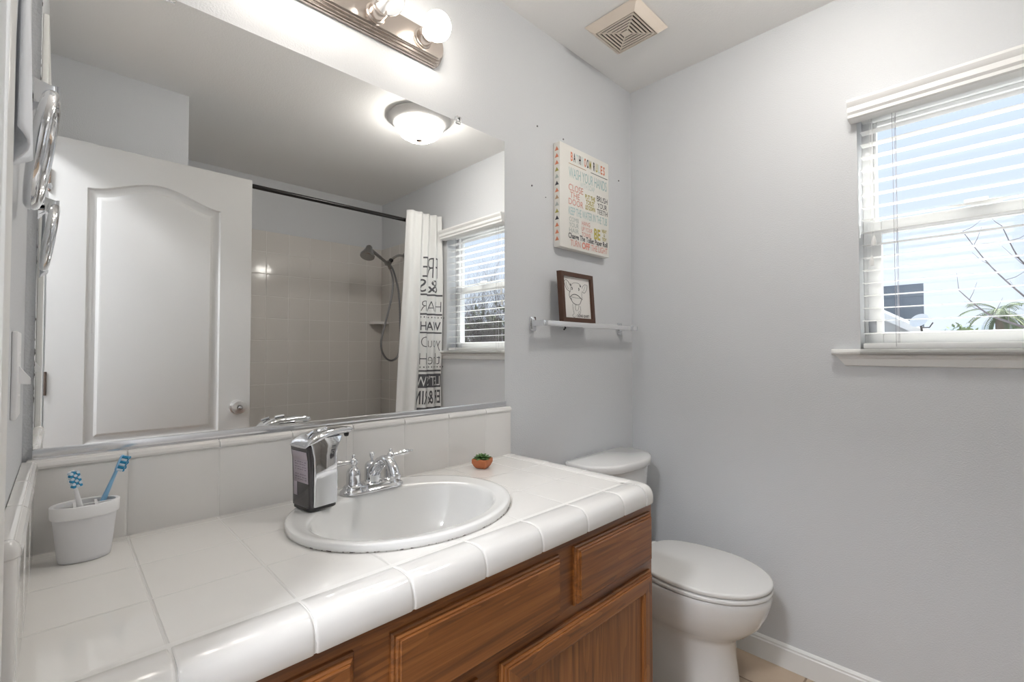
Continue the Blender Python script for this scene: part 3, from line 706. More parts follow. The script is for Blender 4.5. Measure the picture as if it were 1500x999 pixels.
loft(bm, [dring(-0.0330, -0.0245, 0.0360, 0.008, 0.004), dring(-0.0335, -0.0245, 0.0365, 0.06, 0.004), dring(-0.0355, -0.0245, 0.0365, 0.11, 0.004), dring(-0.0400, -0.0285, 0.0360, 0.140, 0.004)])
obj('dark_window', bm, mat('smoked_plastic', (0.045, 0.040, 0.045), 0.08, coat=0.5), t, ang=40)
bm = nb()
def dplate(bm, b0, b1, z0, z1, off, mi=0):
    vs = [bm.verts.new(D(-0.0335 - off - (0.0055 if z > 0.1 else 0.0), b_, z)) for b_, z in ((b0, z0), (b1, z0), (b1, z1), (b0, z1))]
    f = bm.faces.new(vs); f.material_index = mi
for k in range(1):
    # label sheet following the flared side
    for z0, z1, e0, e1 in ((0.030, 0.06, 0.0, 0.0005), (0.06, 0.11, 0.0005, 0.0025), (0.11, 0.128, 0.0025, 0.0055)):
        vs = [bm.verts.new(D(-0.0337 - e, b_, z)) for b_, z, e in ((0.028, z0, e0), (-0.031 if z0 > 0.055 else 0.014, z0, e0), (-0.031 if z0 > 0.055 else 0.014, z1, e1), (0.028, z1, e1))]
        bm.faces.new(vs)
lab = obj('paper_label', bm, mat('pale_label', (0.50, 0.44, 0.50), 0.4), t, solid=0.0004)
bm = nb()
for i, z in enumerate((0.066, 0.071, 0.077, 0.088, 0.093, 0.099, 0.104)):
    e = 0.002 * max(0, min(1, (z - 0.06) / 0.05))
    for q in range(5):
        b0 = 0.020 - q * 0.0095; vs = [bm.verts.new(D(-0.0347 - e, b_, zz)) for b_, zz in ((b0, z), (b0 - 0.0075 + 0.003 * ((i + q) % 3 == 0), z), (b0 - 0.0075 + 0.003 * ((i + q) % 3 == 0), z + 0.0012), (b0, z + 0.0012))]; bm.faces.new(vs)
obj('label_print', bm, mat('grey_print', (0.16, 0.13, 0.17), 0.6), lab)
bm = nb()
# arched head: sections swept along the spout
secs = [(-0.041, 0.034, 0.136, 0.142), (-0.034, 0.036, 0.138, 0.152), (-0.015, 0.036, 0.142, 0.163), (0.010, 0.032, 0.150, 0.168), (0.035, 0.024, 0.150, 0.169), (0.055, 0.018, 0.152, 0.169), (0.072, 0.0145, 0.152, 0.168), (0.084, 0.0125, 0.152, 0.166), (0.090, 0.008, 0.154, 0.163)]
rings = []
for a, hb, zb, zt in secs:
    rg = []
    for i in range(20):
        q = 2 * pi * i / 20; e = 0.7
        cb = abs(cos(q)) ** e * (1 if cos(q) >= 0 else -1); cz = abs(sin(q)) ** e * (1 if sin(q) >= 0 else -1)
        rg.append(D(a, hb * cb, (zb + zt) / 2 + (zt - zb) / 2 * cz))
    rings.append(rg)
loft(bm, rings); obj('spout_head', bm, M['chrome'], t, ang=50)
bm = nb(); p = D(0.078, 0, 0.153); lathe(bm, p, [(0.0055, 0), (0.006, -0.004), (0.0045, -0.009), (0, -0.0095)], n=16); obj('nozzle', bm, M['black'], t)
bm = nb(); lathe(bm, D(0.078, 0, 0.1435), [(0.0009, 0), (0.0006, -0.03), (0.0003, -0.058)], n=6); obj('soap_drip', bm, M['clear'], t)
bm = nb(); 
for s_ in (0, 1): tube(bm, [D(-0.028 + 0.03 * s_, -0.012 + 0.01 * s_, 0.161 + 0.007 * s_), D(-0.01 + 0.035 * s_, -0.006 + 0.006 * s_, 0.168 + 0.003 * s_)], 0.003 if s_ == 0 else 0.0042, n=10)
obj('power_button', bm, M['chrome'], t)

# ------------------------------------------------------------------ toothbrush cup
CC = Vector((-1.936, -0.094, CZ + 0.0002))
t = thing('toothbrush_holder', 'frosted oval toothbrush cup with white rim, in the corner of the counter', 'toothbrush holder', CC)
def el(cx, a, b_, z, n=40): return [CC + Vector((cx + a * cos(2 * pi * i / n), b_ * sin(2 * pi * i / n), z)) for i in range(n)]
bm = nb(); loft(bm, [el(0, 0.032, 0.020, 0.0), el(0, 0.0345, 0.0225, 0.002), el(0, 0.0355, 0.0235, 0.008), el(0, 0.0425, 0.0285, 0.078), el(0, 0.0405, 0.0265, 0.078), el(0, 0.034, 0.022, 0.008)])
obj('cup', bm, mat('frosted_plastic', (0.88, 0.88, 0.90), 0.45, trans=0.12, ior=1.2), t, ang=60)
bm = nb(); loft(bm, [el(0, 0.0448, 0.0308, 0.076), el(0, 0.0455, 0.0315, 0.078), el(0, 0.0465, 0.0325, 0.096), el(0, 0.0450, 0.031, 0.0975), el(0, 0.0405, 0.0265, 0.0965), el(0, 0.040, 0.026, 0.076), el(0, 0.0448, 0.0308, 0.076)], True, False, False)
add_box(bm, CC.x - 0.041, CC.x + 0.041, CC.y - 0.002, CC.y + 0.002, CC.z + 0.080, CC.z + 0.094); 
for dx in (-0.014, 0.014): add_box(bm, CC.x + dx - 0.002, CC.x + dx + 0.002, CC.y - 0.028, CC.y + 0.028, CC.z + 0.080, CC.z + 0.0935)
obj('rim', bm, M['white'], t, ang=60)
M['blue'] = mat('blue_plastic', (0.28, 0.54, 0.80), 0.35); M['teal'] = mat('teal_plastic', (0.05, 0.33, 0.40), 0.35)
def brush(label, p0, p1, hdir, m_h, m_b):
    p0 = Vector(p0); p1 = Vector(p1); d = (p1 - p0).normalized(); L_ = (p1 - p0).length; hd = Vector(hdir); hd = (hd - d * hd.dot(d)).normalized(); sd = d.cross(hd)
    t = thing('toothbrush', label, 'toothbrush', p0, 'toothbrushes in the cup')
    bm = nb(); rings = []
    for s, wd, th in ((0, 0.003, 0.003), (0.01, 0.0055, 0.0045), (0.07, 0.006, 0.005), (L_ - 0.05, 0.0035, 0.0030), (L_ - 0.030, 0.0028, 0.0026), (L_ - 0.027, 0.0068, 0.0028), (L_ - 0.014, 0.0085, 0.0028), (L_ - 0.003, 0.0070, 0.0025), (L_, 0.004, 0.0015)):
        rings.append([p0 + d * s + sd * wd * cos(2 * pi * i / 16) + hd * th * sin(2 * pi * i / 16) for i in range(16)])
    loft(bm, rings); obj('handle', bm, m_h, t, ang=60)
    bm = nb()
    for i in range(6):
        for j in range(3):
            c = p0 + d * (L_ - 0.026 + i * 0.0046) + sd * (j - 1) * 0.0046 + hd * 0.002
            lathe_dir(bm, c, hd, [(0.0024, 0), (0.0025, 0.0080 + 0.001 * ((i + j) % 2))], 8)
            for f in bm.faces[-10:]: f.material_index = (i + j) % 2
    obj('bristles', bm, m_b, t)
M['br1'] = mat('blue_bristles', (0.03, 0.30, 0.55), 0.6); M['br2'] = mat('pale_bristles', (0.65, 0.75, 0.85), 0.6)
brush('white toothbrush with blue and white bristles facing out, left side of cup', (-1.927, -0.101, CZ + 0.0070), (-1.9555, -0.106, CZ + 0.1565), (0.4, -1, 0.15), M['white'], [M['br1'], M['br2']])
brush('blue and white toothbrush leaning right out of the cup', (-1.942, -0.087, CZ + 0.0095), (-1.885, -0.079, CZ + 0.169), (1, -0.5, -0.3), M['blue'], [M['br2'], M['br1']])

# ------------------------------------------------------------------ succulent in a terracotta pot
PC = Vector((-1.030, -0.100, CZ + 0.0003))
t = thing('potted_succulent', 'small green succulent in a terracotta pot beside the backsplash', 'potted plant', PC)
bm = nb()
def oct_(r, z, k=8, rot=0.39):
    out = []
    for i in range(32):
        a = 2 * pi * i / 32; q = (a + rot) % (pi / 2) - pi / 4
        rr_ = r / max(cos(q), 0.75) * 0.93
        out.append(PC + Vector((rr_ * cos(a), rr_ * sin(a), z)))
    return out
loft(bm, [oct_(0.011, 0), oct_(0.016, 0.001), oct_(0.022, 0.007), oct_(0.0275, 0.018), oct_(0.0275, 0.0285), oct_(0.0262, 0.030), oct_(0.0245, 0.0285), oct_(0.0235, 0.022)])
obj('pot', bm, mat('terracotta', (0.52, 0.17, 0.065), 0.6, bump=(120, 0.2, 0.001)), t, ang=50)
bm = nb(); loft(bm, [oct_(0.0238, 0.0225), oct_(0.0238, 0.0245)]); obj('soil', bm, mat('soil', (0.05, 0.035, 0.02), 0.95, bump=(300, 1, 0.002)), t)
bm = nb()
for ring, (nl, ln, el_, hz) in enumerate(((9, 0.030, 16, 0.027), (8, 0.024, 38, 0.029), (6, 0.018, 60, 0.030), (3, 0.012, 80, 0.031))):
    for i in range(nl):
        az = 2 * pi * (i + 0.5 * (ring % 2)) / nl + random.uniform(-0.12, 0.12); e = radians(el_ + random.uniform(-6, 6))
        d = Vector((cos(az) * cos(e), sin(az) * cos(e), sin(e))); sd = Vector((-sin(az), cos(az), 0)); nn = d.cross(sd)
        c0 = PC + Vector((0, 0, hz)); rings = []
        for s, wd, th in ((0.0, 0.002, 0.0015), (0.35, 0.0042, 0.0022), (0.65, 0.0052, 0.0022), (0.85, 0.0036, 0.0015), (1.0, 0.0003, 0.0003)):
            rings.append([c0 + d * ln * s + nn * (-0.004 * s * s) + sd * wd * cos(2 * pi * k / 10) + nn * th * sin(2 * pi * k / 10) for k in range(10)])
        loft(bm, rings)
m = mat('succulent_green', (0.10, 0.20, 0.06), 0.45); obj('leaves', bm, m, t, ang=60)

# ------------------------------------------------------------------ wall art
t = thing('canvas_sign', 'white bathroom rules canvas sign with coloured lettering and triangle border', 'wall sign', (-0.408, -0.02, 1.600))
SX0, SX1, SZ0, SZ1, SY = -0.574, -0.240, 1.598, 2.014, -0.034
bm = nb(); add_box(bm, SX0, SX1, SY, -0.001, SZ0, SZ1, 0.002); obj('canvas', bm, mat('canvas_white', (0.80, 0.785, 0.74), 0.7), t)
cols = dict(orange=(0.72, 0.25, 0.14), olive=(0.42, 0.38, 0.10), teal=(0.42, 0.60, 0.60), coral=(0.72, 0.32, 0.26), black=(0.06, 0.06, 0.07), grey=(0.45, 0.50, 0.47), mustard=(0.52, 0.44, 0.10), tan=(0.50, 0.33, 0.20), pale=(0.60, 0.70, 0.68))
cm = {k: mat('print_' + k, v, 0.7) for k, v in cols.items()}; ck = list(cols)
bm = nb()
def sfn(cx, z): return lambda a, b_: Vector((cx + a, SY - 0.0006, z + b_))
def T(s, size, cx, z, wid, c, bold=0.0): text_bm(bm, s, size, sfn(cx, z), bold=bold, wid=wid, mat_index=ck.index(c))
x = -0.500
for ch, c in zip('BATHROOM', ('orange', 'black', 'pale', 'black', 'pale', 'orange', 'black', 'mustard')): T(ch, 0.050, x, 1.955, 0.013, c, 0.0012); x += 0.0178
x += 0.010
for ch, c in zip('RULES', ('black', 'mustard', 'pale', 'orange', 'orange')): T(ch, 0.050, x, 1.955, 0.013, c, 0.0012); x += 0.0178
def bar(x0, x1, z, h, c):
    f = bm.faces.new([bm.verts.new((a, SY - 0.0006, b_)) for a, b_ in ((x0, z), (x1, z), (x1, z + h), (x0, z + h))]); f.material_index = ck.index(c)
bar(-0.520, -0.405, 1.940, 0.0025, 'tan'); bar(-0.372, -0.250, 1.940, 0.0025, 'black')
T('WASH YOUR HANDS', 0.060, -0.388, 1.886, 0.262, 'teal'); T('WITH SOAP', 0.030, -0.395, 1.862, 0.10, 'pale')
T('CLOSE', 0.038, -0.473, 1.833, 0.095, 'coral'); T('THE', 0.034, -0.480, 1.805, 0.062, 'coral'); T('DOOR', 0.036, -0.473, 1.776, 0.095, 'coral')
T('PUT THE', 0.026, -0.377, 1.822, 0.070, 'mustard', 0.0005); T('TOILET', 0.026, -0.377, 1.800, 0.060, 'mustard', 0.0005); T('LID DOWN', 0.026, -0.377, 1.778, 0.068, 'mustard', 0.0005)
T('BRUSH', 0.034, -0.290, 1.830, 0.078, 'black'); T('YOUR', 0.032, -0.290, 1.802, 0.070, 'black'); T('TEETH', 0.030, -0.290, 1.776, 0.078, 'black')
T('KEEP THE WATER IN THE TUB', 0.046, -0.388, 1.735, 0.266, 'teal')
T('COMB', 0.026, -0.487, 1.708, 0.062, 'grey'); T('YOUR', 0.026, -0.487, 1.686, 0.062, 'grey'); T('HAIR', 0.026, -0.487, 1.664, 0.062, 'grey')
T('HANG', 0.026, -0.407, 1.706, 0.055, 'coral'); T('UP YOUR', 0.026, -0.400, 1.683, 0.075, 'coral'); T('TOWEL', 0.026, -0.403, 1.660, 0.068, 'coral')
T('BE', 0.062, -0.328, 1.664, 0.045, 'mustard', 0.002); T('NEAT', 0.020, -0.276, 1.700, 0.036, 'mustard', 0.0004); T('&', 0.020, -0.276, 1.683, 0.012, 'olive'); T('TIDY', 0.020, -0.276, 1.665, 0.034, 'mustard', 0.0004)
T('Change The Toilet Paper Roll', 0.030, -0.388, 1.640, 0.270, 'black', 0.0006)
T('TURN', 0.036, -0.478, 1.610, 0.065, 'coral'); T('OFF', 0.036, -0.408, 1.610, 0.055, 'coral', 0.002); T('THE LIGHT', 0.036, -0.313, 1.610, 0.118, 'coral')
tc_ = ['orange', 'orange', 'orange', 'olive', 'grey', 'black', 'orange', 'tan', 'grey', 'olive', 'black', 'orange', 'orange', 'orange']
for i, c in enumerate(tc_):
    z = SZ1 - 0.034 - i * 0.0275
    for_y = [(-0.0285, 0), (-0.0085, 0), (-0.0185, 0.0165)]
    f = bm.faces.new([bm.verts.new((SX0 - 0.0006, a, z + h)) for a, h in for_y]); f.material_index = ck.index(c)
obj('lettering', bm, [cm[k] for k in ck], t, smooth=False)

# towel bar with the framed drawing standing on it
t = thing('towel_bar', 'chrome wall mounted towel bar on the wall below the signs', 'towel bar', (-0.40, 0, 1.292))
for x in (-0.700, -0.115):
    bm = nb(); add_box(bm, x - 0.016, x + 0.016, -0.008, -0.0005, 1.262, 1.316, 0.003); add_box(bm, x - 0.011, x + 0.011, -0.012, -0.008, 1.268, 1.310, 0.002)
    loft(bm, [[Vector((x + a * 0.010, -0.011, 1.290 + c * 0.013)) for a, c in ((-1, -1), (1, -1), (1, 1), (-1, 1))], [Vector((x + a * 0.008, -0.050, 1.290 + c * 0.009)) for a, c in ((-1, -1), (1, -1), (1, 1), (-1, 1))]])
    add_box(bm, x - 0.011, x + 0.011, -0.072, -0.048, 1.2795, 1.3005, 0.002)
    obj('wall_bracket', bm, M['chrome'], t, ang=30)
bm = nb(); add_box(bm, -0.689, -0.075, -0.070, -0.050, 1.2805, 1.2995, 0.001); obj('bar', bm, mat('white_bar_acrylic', (0.72, 0.73, 0.75), 0.12, 0.2, coat=0.5), t)
bm = nb(); add_box(bm, -0.075, -0.066, -0.0705, -0.0495, 1.2798, 1.3002, 0.001); obj('end_cap', bm, M['chrome'], t)

t = thing('picture_frame', 'dark brown framed cow line drawing standing on the towel bar', 'picture frame', (-0.495, -0.06, 1.300))
TL = radians(-7.5); HF = 0.198
fx0, fx1 = -0.597, -0.392
def F(x, z, d=0.0):  # point on frame front: x along, z up the frame, d outwards
    return Vector((x, -0.0660 + z * sin(-TL) * 0.55 - d * cos(TL), 1.3006 + z * cos(TL) + d * sin(TL) * 0.4 ))
bm = nb(); W = 0.0165
def fbox(bm, xa, xb, za, zb, d0, d1):
    r = [[F(xa, za, d), F(xb, za, d), F(xb, zb, d), F(xa, zb, d)] for d in (d0, d1)]; loft(bm, r)
for a in ((fx0, fx1, 0.0, W), (fx0, fx1, HF - W, HF), (fx0, fx0 + W, W, HF - W), (fx1 - W, fx1, W, HF - W)): fbox(bm, *a, -0.018, 0.004)
M['walnut'] = mat('dark_brown_wood', (0.078, 0.032, 0.017), 0.5, bump=(60, 0.3, 0.001))
obj('frame', bm, M['walnut'], t, smooth=False)
bm = nb(); fbox(bm, fx0 + W - 0.001, fx1 - W + 0.001, W - 0.001, HF - W + 0.001, -0.012, -0.006); pp = obj('paper', bm, mat('drawing_paper', (0.80, 0.78, 0.75), 0.7), t, smooth=False)
bm = nb()
cxm = (fx0 + fx1) / 2
def dl(pts, r=0.0008, k=5, closed=False):
    P = [F(cxm + a, b_, -0.0055) for a, b_ in pts]
    if len(P) > 2: P = smoothpath(P, k)
    tube(bm, P, r, n=5)
dl([(-0.042, 0.118), (-0.036, 0.138), (-0.030, 0.150), (-0.015, 0.158), (0.004, 0.160), (0.022, 0.156), (0.032, 0.146)], 0.0006)
dl([(-0.044, 0.122), (-0.060, 0.128), (-0.072, 0.146), (-0.074, 0.160), (-0.062, 0.166), (-0.050, 0.160), (-0.038, 0.146)])
dl([(0.036, 0.128), (0.050, 0.122), (0.066, 0.136), (0.072, 0.154), (0.060, 0.158), (0.046, 0.152), (0.036, 0.140)])
dl([(0.046, 0.130), (0.056, 0.146), (0.060, 0.154)], 0.0005); dl([(-0.050, 0.130), (-0.062, 0.146), (-0.062, 0.158)], 0.0005)
dl([(-0.044, 0.122), (-0.048, 0.106), (-0.044, 0.096), (-0.036, 0.088)], 0.0009); dl([(0.034, 0.124), (0.032, 0.108), (0.034, 0.098)], 0.0006)
dl([(-0.044, 0.098), (-0.030, 0.108), (-0.012, 0.112), (0.008, 0.108), (0.022, 0.100), (0.034, 0.094)], 0.0014)
dl([(-0.036, 0.100), (-0.006, 0.098), (0.026, 0.098)], 0.0006)
dl([(-0.038, 0.096), (-0.032, 0.082), (-0.020, 0.074), (0.002, 0.070), (0.018, 0.076), (0.028, 0.092)], 0.0010)
for a in (-0.030, 0.014): dl([(a, 0.140), (a + 0.003, 0.134), (a, 0.129)], 0.0018)
for a in (-0.036, 0.026): dl([(a - 0.004, 0.150), (a + 0.004, 0.146)], 0.0012); dl([(a, 0.154), (a, 0.144)], 0.0010)
dl([(-0.030, 0.072), (-0.028, 0.050), (-0.024, 0.034)], 0.0006); dl([(-0.010, 0.070), (-0.014, 0.056), (-0.008, 0.046), (0.004, 0.052), (0.010, 0.068)], 0.0006)
dl([(0.018, 0.066), (0.020, 0.046), (0.012, 0.032), (0.006, 0.036), (0.010, 0.046)], 0.0006); dl([(-0.024, 0.034), (-0.034, 0.026), (-0.026, 0.018), (-0.018, 0.022)], 0.0006)
text_bm(bm, '- DUNG QUIET', 0.014, lambda a, b_: F(cxm + 0.030 + a, 0.0215 + b_, -0.0054), wid=0.085, bold=0.0002)
obj('cow_drawing', bm, mat('ink_black', (0.05, 0.05, 0.055), 0.7), pp)
bm = nb(); fbox(bm, -0.56, -0.545, 0.0, 0.10, -0.024, -0.018); tube(bm, [F(-0.562, -0.0095 - 0.004, -0.0235), F(-0.556, -0.026, -0.0235), F(-0.566, -0.032, -0.0235)], 0.0035, n=6); obj('easel_back', bm, M['black'], t, smooth=False)

# screws and anchors left in the wall
for (x, z) in ((-0.668, 2.051), (-0.699, 1.813), (-0.108, 1.983), (-0.512, 2.050), (-0.621, 1.786)):
    r = 0.0035 if x != -0.621 else 0.0018
    bm = nb(); lathe(bm, (x, 0.0, z), [(r, 0), (r, -0.002), (r * 0.6, -0.003), (0, -0.003)], axis='y', n=12)
    lb = {-0.668: 'small grey screw in the wall high above the left of the canvas sign', -0.699: 'small grey screw in the wall between mirror and canvas sign', -0.108: 'small grey screw in the wall right of the canvas sign',
          -0.512: 'small grey screw just above the top edge of the canvas sign', -0.621: 'tiny speck of a screw close left of the canvas sign'}[x]
    tag(obj('wall_screw', bm, mat('screw_grey', (0.22, 0.21, 0.22), 0.5, 0.5), origin=(x, 0, z)), lb, 'screw', 'screws left in the wall')

# ------------------------------------------------------------------ ceiling vent
t = thing('ceiling_vent', 'square almond plastic exhaust fan grille on the ceiling', 'vent', (-0.418, -0.245, CH))
vx, vy = -0.420, -0.240; zt_, zb_ = CH - 0.001, 2.412
bm = nb()
def sq(h, z, dx=0, dy=0): return [Vector((vx + dx + a * h, vy + dy + b_ * h, z)) for a, b_ in ((-1, -1), (1, -1), (1, 1), (-1, 1))]
loft(bm, [sq(0.112, zt_), sq(0.114, 2.437), sq(0.112, 2.434), sq(0.086, zb_), sq(0.084, zb_), sq(0.083, zb_ + 0.008), sq(0.083, zt_)], True, False, False)
obj('cover', bm, M['vent'], t, ang=20)
bm = nb()
for k in range(6):
    h1 = 0.0795 - k * 0.0128; h0 = h1 - 0.0066
    if k == 5: h0 = 0.0
    if h0 > 0:
        loft(bm, [sq(h1, zb_ + 0.0005), sq(h0, zb_ + 0.0005), sq(h0, zb_ + 0.004), sq(h1, zb_ + 0.004), sq(h1, zb_ + 0.0005)], True, False, False)
    else: loft(bm, [sq(h1, zb_ + 0.0005), sq(h1, zb_ + 0.004)])
for a in (45, 135):
    d = Vector((cos(radians(a)), sin(radians(a)), 0)); n_ = Vector((-d.y, d.x, 0)) * 0.002
    c = Vector((vx, vy, zb_)); r = 0.112
    loft(bm, [[c - d * r + n_ + Vector((0, 0, 0.0010)), c + d * r + n_ + Vector((0, 0, 0.0010)), c + d * r - n_ + Vector((0, 0, 0.0010)), c - d * r - n_ + Vector((0, 0, 0.0010))],
              [c - d * r + n_ + Vector((0, 0, 0.005)), c + d * r + n_ + Vector((0, 0, 0.005)), c + d * r - n_ + Vector((0, 0, 0.005)), c - d * r - n_ + Vector((0, 0, 0.005))]])
obj('louvres', bm, M['vent'], t, smooth=False)
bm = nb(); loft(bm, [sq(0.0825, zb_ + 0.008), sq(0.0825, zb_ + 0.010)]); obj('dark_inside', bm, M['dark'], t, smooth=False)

# ------------------------------------------------------------------ vanity light bar
t = thing('vanity_light', 'brushed nickel light bar with globe bulbs above the mirror', 'wall light', (-1.432, 0, 2.118))
bm = nb(); LZ = 2.120
prof = [(0.001, 0.051), (0.010, 0.051), (0.012, 0.048), (0.016, 0.048), (0.018, 0.043), (0.023, 0.043), (0.025, 0.038), (0.031, 0.038), (0.034, 0.033)]
full = [(-y, LZ + z) for y, z in prof] + [(-y, LZ - z) for y, z in reversed(prof)]
LX0, LX1 = -1.735, -1.150
rings = [[Vector((LX0, y, z)) for y, z in full], [Vector((LX1, y, z)) for y, z in full]]
loft(bm, rings)
# stepped rounded ends
for xe, s in ((LX1, 1), (LX0, -1)):
    rr_ = []
    for y, h in prof:
        k = 14; rr_.append([Vector((xe + s * h * 0.52 * sin(pi * i / k), -y, LZ - h * cos(pi * i / k))) for i in range(k + 1)])
    loft(bm, rr_, False)
    top = [bm.verts.new(p) for p in rr_[-1]]; bm.faces.new(top)
obj('back_plate', bm, M['nickel'], t, ang=25)
bulbs = [-1.208, -1.360, -1.512, -1.664]
M['lit'] = mat('lit_bulb_glass', (0.9, 0.9, 0.9), 0.3, emit=(1.0, 0.93, 0.84), estr=BULB)
M['clearglass'] = mat('clear_bulb_glass', (1, 1, 1), 0.0, trans=1.0, ior=1.15)
for i, x in enumerate(bulbs):
    bm = nb(); lathe(bm, (x, -0.033, LZ), [(0.030, 0), (0.028, -0.004), (0.024, -0.006), (0.024, -0.026), (0.021, -0.031), (0.018, -0.031)], axis='y', n=28)
    sk = obj('socket_cup', bm, M['nickel'], t, ang=40)
    by = -0.108
    bm = nb(); pr = []
    for k in range(19):
        a = pi * k / 18; r = 0.040 * sin(a); h = 0.040 * cos(a)
        pr.append((r, h))
    pr = [p for p in pr if not (p[1] > 0.030)]
    pr = [(0.013, 0.048), (0.014, 0.040), (0.019, 0.0345)] + pr
    lathe(bm, (x, by, LZ), pr, axis='y', n=32)
    obj('globe_bulb', bm, M['clearglass'] if i == 1 else M['lit'], t, ang=60)
    if i == 1:
        bm = nb(); lathe(bm, (x, by, LZ), [(0.011, 0.045), (0.010, 0.030), (0.004, 0.015), (0.003, 0.0), (0, -0.002)], axis='y', n=14); obj('bulb_stem', bm, M['white'], t)

# ------------------------------------------------------------------ ceiling dome light
LC = Vector((-0.605, -0.925, CH))
t = thing('ceiling_light', 'round flush mount ceiling light with frosted glass dome, seen in the mirror', 'ceiling light', LC)
bm = nb(); lathe(bm, LC, [(0.150, -0.001), (0.165, -0.004), (0.168, -0.012), (0.160, -0.022), (0.148, -0.030), (0.140, -0.038), (0.128, -0.042), (0.118, -0.034)], n=48); obj('base_pan', bm, mat('satin_nickel_pan', (0.62, 0.61, 0.60), 0.4, 0.3), t)
bm = nb(); lathe(bm, LC, [(0.126, -0.040), (0.126, -0.050), (0.118, -0.070), (0.100, -0.094), (0.070, -0.112), (0.035, -0.121), (0.0, -0.123)], n=48, cap0=False)
obj('glass_dome', bm, mat('lit_dome_glass', (0.9, 0.9, 0.88), 0.35, emit=(1.0, 0.96, 0.90), estr=DOME), t)
bm = nb(); lathe(bm, LC + Vector((0, 0, -0.122)), [(0.018, 0.002), (0.018, -0.002), (0.011, -0.007), (0.005, -0.010), (0.006, -0.014), (0.0, -0.019)], n=20); obj('finial', bm, M['nickel'], t)

# added hallway lamp, out of view, soft fill through the open doorway
HC = Vector((-2.72, -0.98, CH))
t = thing('hallway_fill_light', 'unseen round fill light added in the hallway outside the bathroom door', 'ceiling light', HC)
bm = nb(); lathe(bm, HC, [(0.15, -0.001), (0.165, -0.006), (0.16, -0.03), (0.13, -0.036)], n=40); obj('base_pan', bm, M['nickel'], t)
bm = nb(); lathe(bm, HC, [(0.13, -0.034), (0.125, -0.06), (0.09, -0.09), (0.04, -0.105), (0, -0.108)], n=40, cap0=False); obj('glass_dome', bm, mat('hall_fill_dome', (0.9, 0.9, 0.9), 0.4, emit=(0.94, 0.96, 1.0), estr=HALL_FILL), t)

# ------------------------------------------------------------------ left wall: towel ring, switch, hanging cloth
t = thing('towel_ring', 'polished chrome towel ring on the left wall beside the mirror', 'towel ring', (XL, -0.33, 1.52))
bm = nb(); loft(bm, [rr(0, 1, 0, 1, 0, 0.2)] and [[Vector((XL + d, -0.33 + a * w_, 1.525 + b_ * h_)) for a, b_ in ((-1, -1), (1, -1), (1, 1), (-1, 1))] for d, w_, h_ in ((0.0005, 0.028, 0.030), (0.006, 0.027, 0.028), (0.016, 0.014, 0.016), (0.034, 0.011, 0.012), (0.040, 0.012, 0.013))])
obj('post', bm, M['chrome'], t, ang=30)
bm = nb()
P = []
for i in range(40):
    a = 2 * pi * i / 40; dz = -0.071 + 0.071 * cos(a)
    P.append((-1.984 + 0.13 * dz, -0.33 + 0.073 * sin(a), 1.522 + dz))
tube(bm, P, 0.0080, n=14, closed=True); obj('ring', bm, M['chrome'], t, ang=60)

t = thing('light_switch', 'white light switch plate on the left wall above the counter', 'light switch', (XL, -0.27, 1.153))
bm = nb(); add_box(bm, XL, XL + 0.006, -0.312, -0.236, 1.095, 1.212, 0.002); obj('plate', bm, M['white'], t)
for z in (1.125, 1.182):
    bm = nb(); lathe(bm, (XL + 0.006, -0.274, z), [(0.003, 0), (0.002, 0.0012)], axis='x', n=10); obj('screw', bm, M['white'], t)
bm = nb(); loft(bm, [[Vector((XL + 0.006, -0.274 + a * 0.005, 1.153 + b_ * 0.012)) for a, b_ in ((-1, -1), (1, -1), (1, 1), (-1, 1))], [Vector((XL + 0.017, -0.274 + a * 0.004, 1.144 + b_ * 0.004)) for a, b_ in ((-1, -1), (1, -1), (1, 1), (-1, 1))]]); obj('toggle', bm, M['white'], t)

bm = nb()
def hang(y0, y1, ztop, zbot, x, wob):
    NU, NV = 16, 24
    g = []
    for j in range(NV + 1):
        v = j / NV; row = []
        for i in range(NU + 1):
            u = i / NU; z = ztop + (zbot - ztop) * v + 0.03 * v * abs(u - 0.5) * 2
            row.append(bm.verts.new((x + 0.005 * sin(u * 9 + wob) * (0.4 + v), y0 + (y1 - y0) * (0.5 + (u - 0.5) * (0.45 + 0.55 * v)), z)))
        g.append(row)
    for j in range(NV):
        for i in range(NU): bm.faces.new((g[j][i], g[j][i + 1], g[j + 1][i + 1], g[j + 1][i]))
hang(-0.545, -0.455, 1.62, 1.375, XL + 0.013, 0.0)
lathe(bm, (XL + 0.001, -0.50, 1.615), [(0.012, 0), (0.012, 0.004), (0.005, 0.006), (0.005, 0.018), (0.008, 0.022), (0, 0.024)], axis='x', n=14)
tag(obj('face_cloth', bm, mat('pale_blue_white_cloth', (0.88, 0.91, 0.96), 0.8), origin=(XL, -0.50, 1.62), solid=0.002), 'pale blue white cloth hanging on the left wall at the photo edge', 'cloth')

